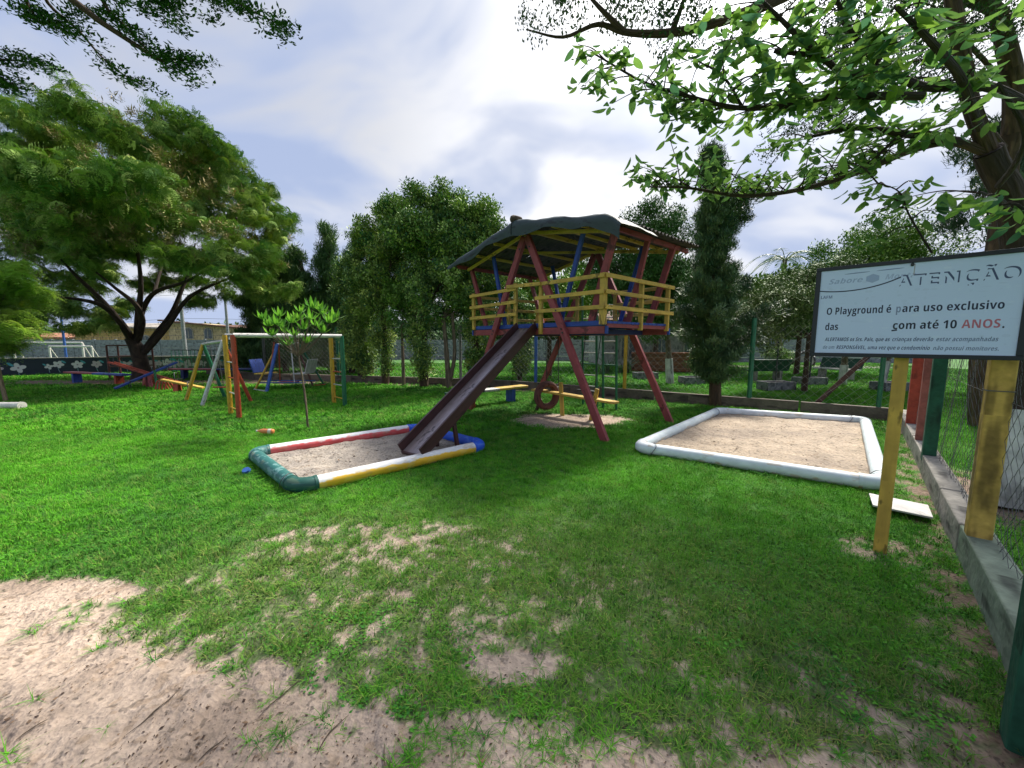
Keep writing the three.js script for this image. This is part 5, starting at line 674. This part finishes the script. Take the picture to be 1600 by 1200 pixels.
// saplings
{
  const b = G(481, 669), r = rng(17), t = thing('sapling', 'young tree with rosettes of long bright leaves on a thin leaning stem', 'tree', b), d = -b.z, fork = D(466, 556, d);
  part(t, 'stem', tube([b.clone().setY(-0.05), D(477, 620, d), fork], [0.02, 0.017, 0.014], 8), M.barkPale); part(t, 'stake', tube([b.clone().add(new THREE.Vector3(0.03, -0.05, 0.02)), D(472, 590, d - 0.03), D(461, 520, d)], [0.012, 0.011, 0.009], 7), M.barkGrey);
  const spots = [], lf = leafGeo(0.21, 0.05, 0.5, 0.12, 4), mats = [[0.10, 0.27, 0.025], [0.13, 0.33, 0.03], [0.17, 0.38, 0.035], [0.07, 0.2, 0.025]].map(c => tint(M.leafBig, ...c));
  for (const [x, y, o] of [[420, 510, 0], [437, 495, 0.2], [455, 505, -0.2], [470, 488, 0.1], [488, 482, -0.1], [505, 492, 0.2], [515, 505, -0.1], [495, 510, 0.3], [475, 515, -0.3], [445, 520, 0.3], [425, 525, -0.1], [460, 525, 0.1], [505, 520, -0.2], [485, 500, -0.35], [412, 500, 0.1], [500, 486, 0], [450, 540, 0.1], [480, 536, 0], [432, 508, -0.3], [522, 498, 0.1], [465, 500, 0.35], [440, 512, 0]]) {
    const e = D(x, y, d + o), m = fork.clone().lerp(e, 0.5).add(new THREE.Vector3(0, -0.05, 0)); part(t, 'branch', tube([fork, m, e], [0.009, 0.007, 0.004], 6), M.barkPale);
    const n = 11 + Math.floor(r() * 5); for (let k = 0; k < n; k++) { const a = k * 2.399 + r() * 0.4, up = 0.5 + 0.85 * (k / n) + 0.2 * r(), s = 0.65 + 0.5 * r(); spots.push({ m: new THREE.Matrix4().compose(e, new THREE.Quaternion().setFromEuler(new THREE.Euler(up, a, 0, 'YXZ')), new THREE.Vector3(s, s, s)), s, c: tone(r, [0.10, 0.22, 0.03], [0.2, 0.36, 0.04]) }); }
  }
  bigLeaves(t, spots, lf, mats);
}
{
  const b = G(10, 628), r = rng(23), d = -b.z, t = thing('ferny_sapling', 'young tree with bright ferny leaves on a leaning pole beside the white pipe', 'tree', b);
  part(t, 'stem', tube([b.clone().setY(-0.05), D(-2, 580, d), D(-12, 510, d), D(-5, 460, d)], [0.045, 0.04, 0.035, 0.02], 8), M.barkPale);
  const lob = [[10, 430, 0.55], [-25, 460, 0.8], [25, 470, 0.5], [-10, 500, 0.75], [30, 505, 0.42], [0, 525, 0.55], [-60, 440, 0.8], [40, 450, 0.35], [-50, 500, 0.9]].map(([x, y, q], k) => { const p = D(x, y, d + (k % 3 - 1) * 0.4); return [p.x, -p.z, p.y, q, 0.42, q]; });
  lob.forEach(l => part(t, 'branch', tube([D(-12, 510, d), V(l[0] * 0.5 + D(-12, 490, d).x * 0.5, l[1], l[2] - 0.1), V(l[0], l[1], l[2])], [0.02, 0.012, 0.005], 5), M.barkPale));
  const list = [], cols = []; lobeLeaves(list, cols, r, lob, 1300, 0.7, 1.3, [0.22, 0.40, 0.04], [0.42, 0.58, 0.08], { cr: 0.4, clumps: 12 }); copies(t, 'crown', K.feather, M.leafBig, list, cols);
  const p0 = G(-40, 634, 0.06), p1 = G(34, 634, 0.06), q = thing('white_pipe', 'short white pipe lying in the grass at the foot of the ferny sapling', 'pipe', p1); part(q, 'pipe', rod(p0, p1, 0.085, 20), M.mWhite); part(q, 'end_cap', rod(p1.clone().add(new THREE.Vector3(-0.03, 0, 0)), p1.clone().add(new THREE.Vector3(0.012, 0, 0)), 0.092, 20), M.mWhite);
}

// ---------- beyond the lawn: walls, court, houses ----------
{
  // low painted wall
  const a = V(-26.2, 14.98), b = V(-12.4, 21.39), L = a.distanceTo(b), X = b.clone().sub(a).normalize(), N = X.clone().cross(Y).negate(), t = thing('mural_wall', 'low dark wall painted with pink and blue flowers', 'wall', a.clone().lerp(b, 0.5));
  const cv = document.createElement('canvas'); cv.width = 2048; cv.height = 112; const g = cv.getContext('2d'), r = rng(8), S = 2048 / L;
  g.fillStyle = '#2a2f3c'; g.fillRect(0, 0, 2048, 112); g.fillStyle = '#5d5a54'; g.fillRect(0.62 * 2048, 0, 900, 112);
  for (let i = 0; i < 500; i++) { g.fillStyle = `rgba(${r() < 0.5 ? '20,22,30' : '95,92,92'},${0.1 * r()})`; g.fillRect(r() * 2048, r() * 112, 10 + 60 * r(), 3 + 20 * r()); }
  const flower = (x, y, s, p, rot) => { g.strokeStyle = '#7f9aa6'; g.lineWidth = 3; g.beginPath(); g.moveTo(x, y); g.quadraticCurveTo(x + 6 * rot, y + 30 * s, x - 4 * rot, y + 56 * s); g.stroke(); g.fillStyle = ['#b9a2ae', '#cfc4ca', '#a88d9c'][p % 3]; for (let k = 0; k < 4 + p % 2; k++) { const q = rot + k * 6.283 / (4 + p % 2); g.beginPath(); g.ellipse(x + Math.cos(q) * 15 * s, y + Math.sin(q) * 13 * s, 14 * s, 10 * s, q, 0, 7); g.fill(); } g.fillStyle = '#8b6f80'; g.beginPath(); g.arc(x, y, 4 * s, 0, 7); g.fill(); g.fillStyle = '#4f93a3'; g.beginPath(); g.ellipse(x + 26 * s * (p % 2 ? 1 : -1), y - 18 * s, 14 * s, 6 * s, 0.7, 0, 7); g.fill(); };
  for (let i = 0; i < 17; i++) { const x0 = 40 + i * 118 + 40 * r(), m = 1 + Math.floor(r() * 2.6); for (let k = 0; k < m; k++) flower(x0 + k * 40 + 8 * r(), 38 + 24 * r(), 0.7 + 0.6 * r(), Math.floor(r() * 6), r() * 3 - 1.5); }
  const ct = new THREE.CanvasTexture(cv); ct.colorSpace = THREE.SRGBColorSpace;
  const face = new THREE.PlaneGeometry(L, 0.78), mx = new THREE.Matrix4().makeBasis(X, Y, X.clone().cross(Y)); face.applyMatrix4(mx.clone().setPosition(a.clone().lerp(b, 0.5).setY(0.36).addScaledVector(X.clone().cross(Y), 0.079)));
  part(t, 'core', beam(a.clone().setY(0.3), b.clone().setY(0.3), 0.9, 0.15, Y, 0), M.concDark); part(t, 'mural', face, new THREE.MeshStandardMaterial({ map: ct, roughness: 0.9 })); part(t, 'coping', beam(a.clone().setY(0.765), b.clone().setY(0.765), 0.035, 0.19, Y, 0.005), M.conc);
}
{
  // far boundary wall of grey concrete slabs between posts
  const W = [[-64, 40], [-40, 37], [-16, 33.5], [0, 31], [14, 28], [30, 27]], t = thing('boundary_wall', 'long blue-grey wall of concrete slabs and posts across the far side of the lawn', 'wall', V(-16, 33.5));
  for (let i = 0; i + 1 < W.length; i++) { const a = V(...W[i]), b = V(...W[i + 1]), n = Math.round(a.distanceTo(b) / 2.4); for (let k = 0; k < n; k++) { const p = a.clone().lerp(b, k / n), q = a.clone().lerp(b, (k + 1) / n), g0 = p.x < -14 ? -1.3 : -0.1, top = 1.62; part(t, 'post', beam(p.clone().setY(g0), p.clone().setY(top + 0.06), 0.16, 0.2, Y.clone().cross(b.clone().sub(a)).normalize()), M.concBlue); const ns = 4; for (let s = 0; s < ns; s++) { const h0 = mix(g0, top, s / ns), h1 = mix(g0, top, (s + 1) / ns) - 0.012; part(t, 'slab', beam(p.clone().setY((h0 + h1) / 2), q.clone().setY((h0 + h1) / 2), h1 - h0, 0.07, Y, 0), M.concBlue); } } }
}
// court goals
for (const [x, d, w, h, r, lab] of [[-33.2, 29, 3.2, 1.1, 0.06, 'smaller white goal frame on the court behind the painted wall'], [-41.5, 34.5, 6.2, 1.35, 0.08, 'larger white goal frame on the court behind the painted wall']]) { const t = thing('goal', lab, 'goal', V(x, d, -1.2)); for (const s of [-0.5, 0.5]) { part(t, 'post', rod(V(x + s * w, d, -1.3), V(x + s * w, d, h), r, 8), M.mWhite); part(t, 'stay', rod(V(x + s * w, d + 1.2, -1.3), V(x + s * w, d, h), r * 0.6, 6), M.mWhite); } part(t, 'crossbar', rod(V(x - w / 2, d, h), V(x + w / 2, d, h), r, 8), M.mWhite); }
// poles
for (const [px, d, top, m, r, lab] of [[100, 30, 4.2, M.mBlue, 0.09, 'blue pole on the court behind the painted wall'], [288, 33, 6.0, M.mGrey, 0.16, 'grey utility pole in front of the cream house'], [357, 36, 6.4, M.mGrey, 0.13, 'grey pole beyond the climbing frame, nearer the cream house'], [394, 34, 5.8, M.mGrey, 0.15, 'grey pole beyond the climbing frame, nearer the dark conifers'], [64, 38, 2.8, M.mRed, 0.06, 'thin lamp pole behind the goals'], [448, 32, 3.4, M.mDark, 0.08, 'thin dark pole behind the sapling']]) { const x = (px - 800) / FOC * (d * cT), t = thing('pole', lab, 'pole', V(x, d, 0)); part(t, 'shaft', tube([V(x, d, -1.4), V(x, d, top)], [r, r * 0.75], 10, false), m); part(t, 'head', beam(V(x - r * 2.2, d, top - 0.25), V(x + r * 2.2, d, top - 0.25), r, r, Y), m); }
{ const t = thing('overhead_wires', 'thin overhead wires strung between the grey poles', 'wires', V(-22, 35, 5)); for (const h of [3.4, 3.0, 2.5, 2.0, 5.4]) part(t, 'wire', tube([V(-60, 38, h + 0.4), V(-40, 37, h - 0.2), V(-27.5, 33, h), V(-19, 34, h - 0.1), V(-8, 33, h + 0.2)], 0.012, 4), M.wire); }
// houses
{
  const brickRed = concrete(0.45, 0.16, 0.09), cream = concrete(0.75, 0.62, 0.36), pale = concrete(0.6, 0.58, 0.52), glass = new THREE.MeshStandardMaterial({ color: C(0.05, 0.07, 0.09), roughness: 0.15 });
  const house = (name, label, x0, x1, d, hw, hr, m, roofM, wins, depth = 7, slope = 0) => {
    const t = thing(name, label, 'house', V((x0 + x1) / 2, d, -1.2)); const w = x1 - x0;
    const sh = new THREE.Shape(); sh.moveTo(0, -1.3); sh.lineTo(w, -1.3); sh.lineTo(w, hw - slope); sh.lineTo(0, hw); sh.lineTo(0, -1.3); const g = new THREE.ExtrudeGeometry(sh, { depth, bevelEnabled: false }); g.translate(x0, 0, -d - depth); part(t, 'wall', g, m);
    const rs = new THREE.Shape(); rs.moveTo(-0.5, hw + 0.005); rs.lineTo(w + 0.5, hw - slope + 0.005); rs.lineTo(w + 0.5, hw - slope + 0.16); rs.lineTo(-0.5, hw + 0.16); rs.lineTo(-0.5, hw + 0.005); const n = 1; const rg = new THREE.ExtrudeGeometry(rs, { depth: 0.7, bevelEnabled: false }); rg.translate(x0, 0, -d); const rf = part(t, 'roof', rg, roofM); const s2 = new THREE.Shape(); s2.moveTo(0.3, 0); s2.lineTo(0.3 + depth / 2, hr); s2.lineTo(depth, 0); s2.lineTo(0.3, 0); const g2 = new THREE.ExtrudeGeometry(s2, { depth: w, bevelEnabled: false }); g2.rotateY(Math.PI / 2); g2.translate(x0, hw - slope + 0.17, -d); sub(rf, 'pitched_roof', g2, roofM);
    for (const [x, y, ww, hh] of wins) { const a = new THREE.Shape(); a.moveTo(-ww / 2, 0); a.lineTo(ww / 2, 0); a.lineTo(ww / 2, hh * 0.6); a.absarc(0, hh * 0.6, ww / 2, 0, Math.PI, false); a.lineTo(-ww / 2, 0); const fg = new THREE.ExtrudeGeometry(a, { depth: 0.08, bevelEnabled: false }); fg.translate(x0 + x, y, -d); const f = part(t, 'window', fg, pale); const pg = new THREE.ExtrudeGeometry(a, { depth: 0.03, bevelEnabled: false }); pg.scale(0.78, 0.86, 1); pg.translate(x0 + x, y + hh * 0.06, -d + 0.085); sub(f, 'pane', pg, glass); sub(f, 'mullion', beam(V(x0 + x, d - 0.125, y + 0.1), V(x0 + x, d - 0.125, y + hh * 0.9), 0.06, 0.03, new THREE.Vector3(1, 0, 0), 0), pale); }
  };
  house('cream_house', 'cream house with two arched windows and a sloping brown roof', -37.2, -24.5, 42, 3.6, 0.9, cream, concrete(0.24, 0.12, 0.08), [[2.2, 1.7, 0.95, 1.35], [4.3, 1.7, 0.95, 1.3]], 7, 1.3);
  house('yellow_house', 'low yellow house partly hidden behind the big forked trunk', -48, -37.6, 42.5, 3.0, 0.6, concrete(0.72, 0.52, 0.2), concrete(0.6, 0.55, 0.5), [[7.8, 0.9, 1.0, 1.3]], 6, 0.2);
  house('orange_roofed_house', 'long low building with an orange tiled roof behind the goals', -64, -49, 44, 1.75, 0.55, pale, concrete(0.55, 0.25, 0.14), [[5, 0.1, 1.2, 1.2]], 6, 0);
  house('white_house', 'low white house at the end of the far wall behind the conifers', -24, -17.5, 41, 2.0, 0.7, concrete(0.7, 0.7, 0.68), concrete(0.5, 0.48, 0.45), [[2, 0.6, 1, 1.1]], 6, 0);
  // house beyond the garden on the right
  house('grey_house', 'grey house with dark openings behind the garden trees', 5.5, 12.0, 23.6, 2.6, 0.8, concrete(0.5, 0.5, 0.5), concrete(0.3, 0.2, 0.16), [[1.6, 0.5, 1.0, 1.5], [3.6, 0.4, 1.0, 1.5], [5.4, 0.4, 0.9, 1.4]], 4, 0);
  const bw = thing('brick_wall', 'low brick wall with a tiled coping in front of the grey house', 'wall', V(7.8, 18.6)); const wA = V(5.9, 19), wB = V(9.0, 18.2); part(bw, 'core', beam(wA.clone().setY(0.4), wB.clone().setY(0.4), 0.95, 0.2, Y, 0), concrete(0.2, 0.1, 0.07)); part(bw, 'coping', beam(wA.clone().setY(0.93), wB.clone().setY(0.93), 0.1, 0.3, Y), brickRed);
  const dn = wB.clone().sub(wA).normalize(), fr = new THREE.Vector3(dn.z, 0, -dn.x); if (fr.z < 0) fr.negate(); const bg = new THREE.BoxGeometry(0.21, 0.075, 0.03), ang = Math.atan2(-dn.z, dn.x), mats = [brickRed, concrete(0.36, 0.15, 0.1), concrete(0.5, 0.22, 0.14)];
  for (let row = 0; row < 9; row++) for (let k = 0; k < 14; k++) { const p = wA.clone().addScaledVector(dn, 0.15 + k * 0.22 + (row % 2) * 0.1).addScaledVector(fr, 0.1).setY(0.12 + row * 0.088), o = shade(new THREE.Mesh(bg, mats[(row * 5 + k * 3) % 3])); o.name = 'brick'; o.position.copy(p).sub(bw.position); o.rotation.y = ang; bw.add(o); }
}
// garden furniture beyond the fence
{
  const planter = (px, py, w, label) => { const p = G(px, py), t = thing('planter', label, 'planter', p, 'grey concrete planters on the garden lawn'), h = 0.27, dd = 0.45; part(t, 'trough', merge([box(p.clone().setY(h / 2), w, h, 0.06, 0.15).translate(0, 0, dd / 2), box(p.clone().setY(h / 2), w, h, 0.06, 0.15).translate(0, 0, -dd / 2), box(p.clone().setY(h / 2), 0.06, h - 0.01, dd, 0.15).translate(w / 2 - 0.05, 0, 0), box(p.clone().setY(h / 2), 0.06, h - 0.01, dd, 0.15).translate(-w / 2 + 0.05, 0, 0)]), M.planter); part(t, 'soil', box(p.clone().setY(h - 0.06), w - 0.1, 0.04, dd - 0.06, 0.15, 0), M.concDark); return p; };
  planter(1212, 609, 0.95, 'grey concrete planter holding a thin pole'); const lp = planter(1264, 601, 0.95, 'grey concrete planter holding the lamp post'); planter(1081, 600, 0.8, 'grey concrete planter behind the narrow conifer'); planter(1008, 592, 0.9, 'grey concrete planter seen beside the tower\'s right leg'); planter(1390, 610, 0.9, 'grey concrete planter beside the leaning whitewashed trunk');
  const p1 = G(1211, 606), po = thing('thin_pole', 'thin dark pole rising from a concrete planter', 'pole', p1); part(po, 'shaft', rod(p1.clone().setY(0.2), p1.clone().setY(2.3), 0.025, 8), M.mDark);
  const t = thing('lamp_post', 'short dark lamp post with a square lantern standing in a planter', 'lamp', lp); part(t, 'pole', rod(lp.clone().setY(0.2), lp.clone().setY(1.35), 0.03, 10), M.mDark); part(t, 'collar', rod(lp.clone().setY(1.33), lp.clone().setY(1.4), 0.06, 10), M.mDark); const la = part(t, 'lantern', new THREE.CylinderGeometry(0.13, 0.09, 0.26, 6).translate(lp.x, 1.53, lp.z), new THREE.MeshStandardMaterial({ color: C(0.6, 0.62, 0.62), roughness: 0.3 })); sub(la, 'lantern_roof', new THREE.ConeGeometry(0.19, 0.13, 6).translate(lp.x, 1.72, lp.z), M.mDark);
  // benches
  const bench = (px, py, turn, label, seatM, backM) => { const p = G(px, py), t = thing('garden_bench', label, 'bench', p), c = Math.cos(turn), s = Math.sin(turn), at = (x, z, h) => p.clone().add(new THREE.Vector3(c * x + s * z, h, -s * x + c * z)), ax = new THREE.Vector3(c, 0, -s), az = new THREE.Vector3(s, 0, c); for (const x of [-0.5, 0.5]) part(t, 'support', beam(at(x, 0.0, -0.02), at(x, 0.0, 0.4), 0.34, 0.12, az), M.conc); part(t, 'seat', beam(at(-0.75, 0.02, 0.43), at(0.75, 0.02, 0.43), 0.42, 0.05, az), seatM); part(t, 'backrest', beam(at(0, -0.2, 0.45), at(0, -0.36, 0.85), 1.5, 0.05, ax), backM); };
  bench(1195, 596, Math.PI + 0.1, 'dark green bench seen from behind under the low spreading tree', M.green, M.green); bench(1305, 593, -1.25, 'pale seated bench with a green back behind the notice board', M.mWhite, M.green);
  // motorcycle parked by the far wall
  const b = G(1253, 571), m = thing('motorcycle', 'dark motorcycle parked on paving at the far side of the garden', 'motorcycle', b), at = (x, h, z = 0) => b.clone().add(new THREE.Vector3(x * 0.35 + z, h, x * 0.94)); const wh = x => { const o = part(m, 'wheel', new THREE.TorusGeometry(0.27, 0.06, 8, 24).rotateY(Math.PI / 2 - 0.36 + Math.PI).translate(...at(x, 0.32).toArray()), M.mDark); sub(o, 'rim', new THREE.CylinderGeometry(0.2, 0.2, 0.03, 16).rotateZ(Math.PI / 2).rotateY(-0.36).translate(...at(x, 0.32).toArray()), M.mSilver); }; wh(0.62); wh(-0.62);
  part(m, 'engine', beam(at(-0.22, 0.42), at(0.22, 0.45), 0.3, 0.22, Y), M.mGrey); part(m, 'tank', knobbly(beam(at(0.0, 0.8), at(0.38, 0.84), 0.2, 0.24, Y, 0.05), 0.01, 5, 2), M.mDark); part(m, 'saddle', beam(at(-0.68, 0.8), at(0.0, 0.78), 0.09, 0.26, Y, 0.03), M.mDark); part(m, 'fork', rod(at(0.62, 0.32), at(0.42, 1.0), 0.04, 8), M.mSilver); part(m, 'handlebar', rod(at(0.4, 1.06, -0.36), at(0.4, 1.06, 0.36), 0.022, 8), M.mDark); part(m, 'headlamp', new THREE.SphereGeometry(0.1, 12, 10).translate(...at(0.53, 0.92).toArray()), M.mSilver); part(m, 'swing_arm', rod(at(-0.62, 0.32), at(-0.1, 0.45), 0.035, 8), M.mDark);
  const pv = new THREE.PlaneGeometry(9, 3.2).rotateX(-Math.PI / 2).translate(17.6, 0.03, -22.6); structure('paving', metreUV(pv), concrete(0.52, 0.46, 0.44), 'pale paving at the far side of the garden');
  // leafy shrub by the paving and strap-leaved bed by the brick wall
  tree('shrub', 'round dark green shrub at the edge of the far paving', [14.2, 20.4], 0.4, 0.05, [[14.2, 20.4, 0.6, 0.75, 0.55]], 260, 'round', M.leafDark, dk0, dk1, { category: 'shrub', floor: 0.02 });
  tree('shrub', 'yellow-green shrub between the dark bench and the narrow conifer', [7.4, 14.6], 0.3, 0.04, [[7.4, 14.6, 0.55, 0.5, 0.5]], 200, 'round', M.leaf, lt0, lt1, { category: 'shrub', floor: 0.02 });
  for (const [x, d, lab] of [[4.3, 17.6, 'clump of long strap leaves left of the brick wall'], [5.3, 18, 'clump of long strap leaves against the end of the brick wall'], [3.2, 18.4, 'clump of long strap leaves behind the yellow fence post']]) { const r = rng(x * 100 | 0), t = thing('strap_plant', lab, 'plant', V(x, d), 'strap-leaved plants in the garden bed'), l = []; for (let k = 0; k < 46; k++) { const g = blade(0.8 + 0.5 * r(), 0.055, 0.5 + 0.7 * r(), r() * 6.283, (r() - 0.5) * 0.5, (r() - 0.5) * 0.5, 4); g.translate(x, 0, -d); l.push(g); } part(t, 'leaves', merge(l), new THREE.MeshPhysicalMaterial({ color: C(0.05, 0.11, 0.035), roughness: 0.5, side: THREE.DoubleSide, transmission: 0.25, thickness: 0 }), 'stuff'); }
}
renderer.render(scene, camera);
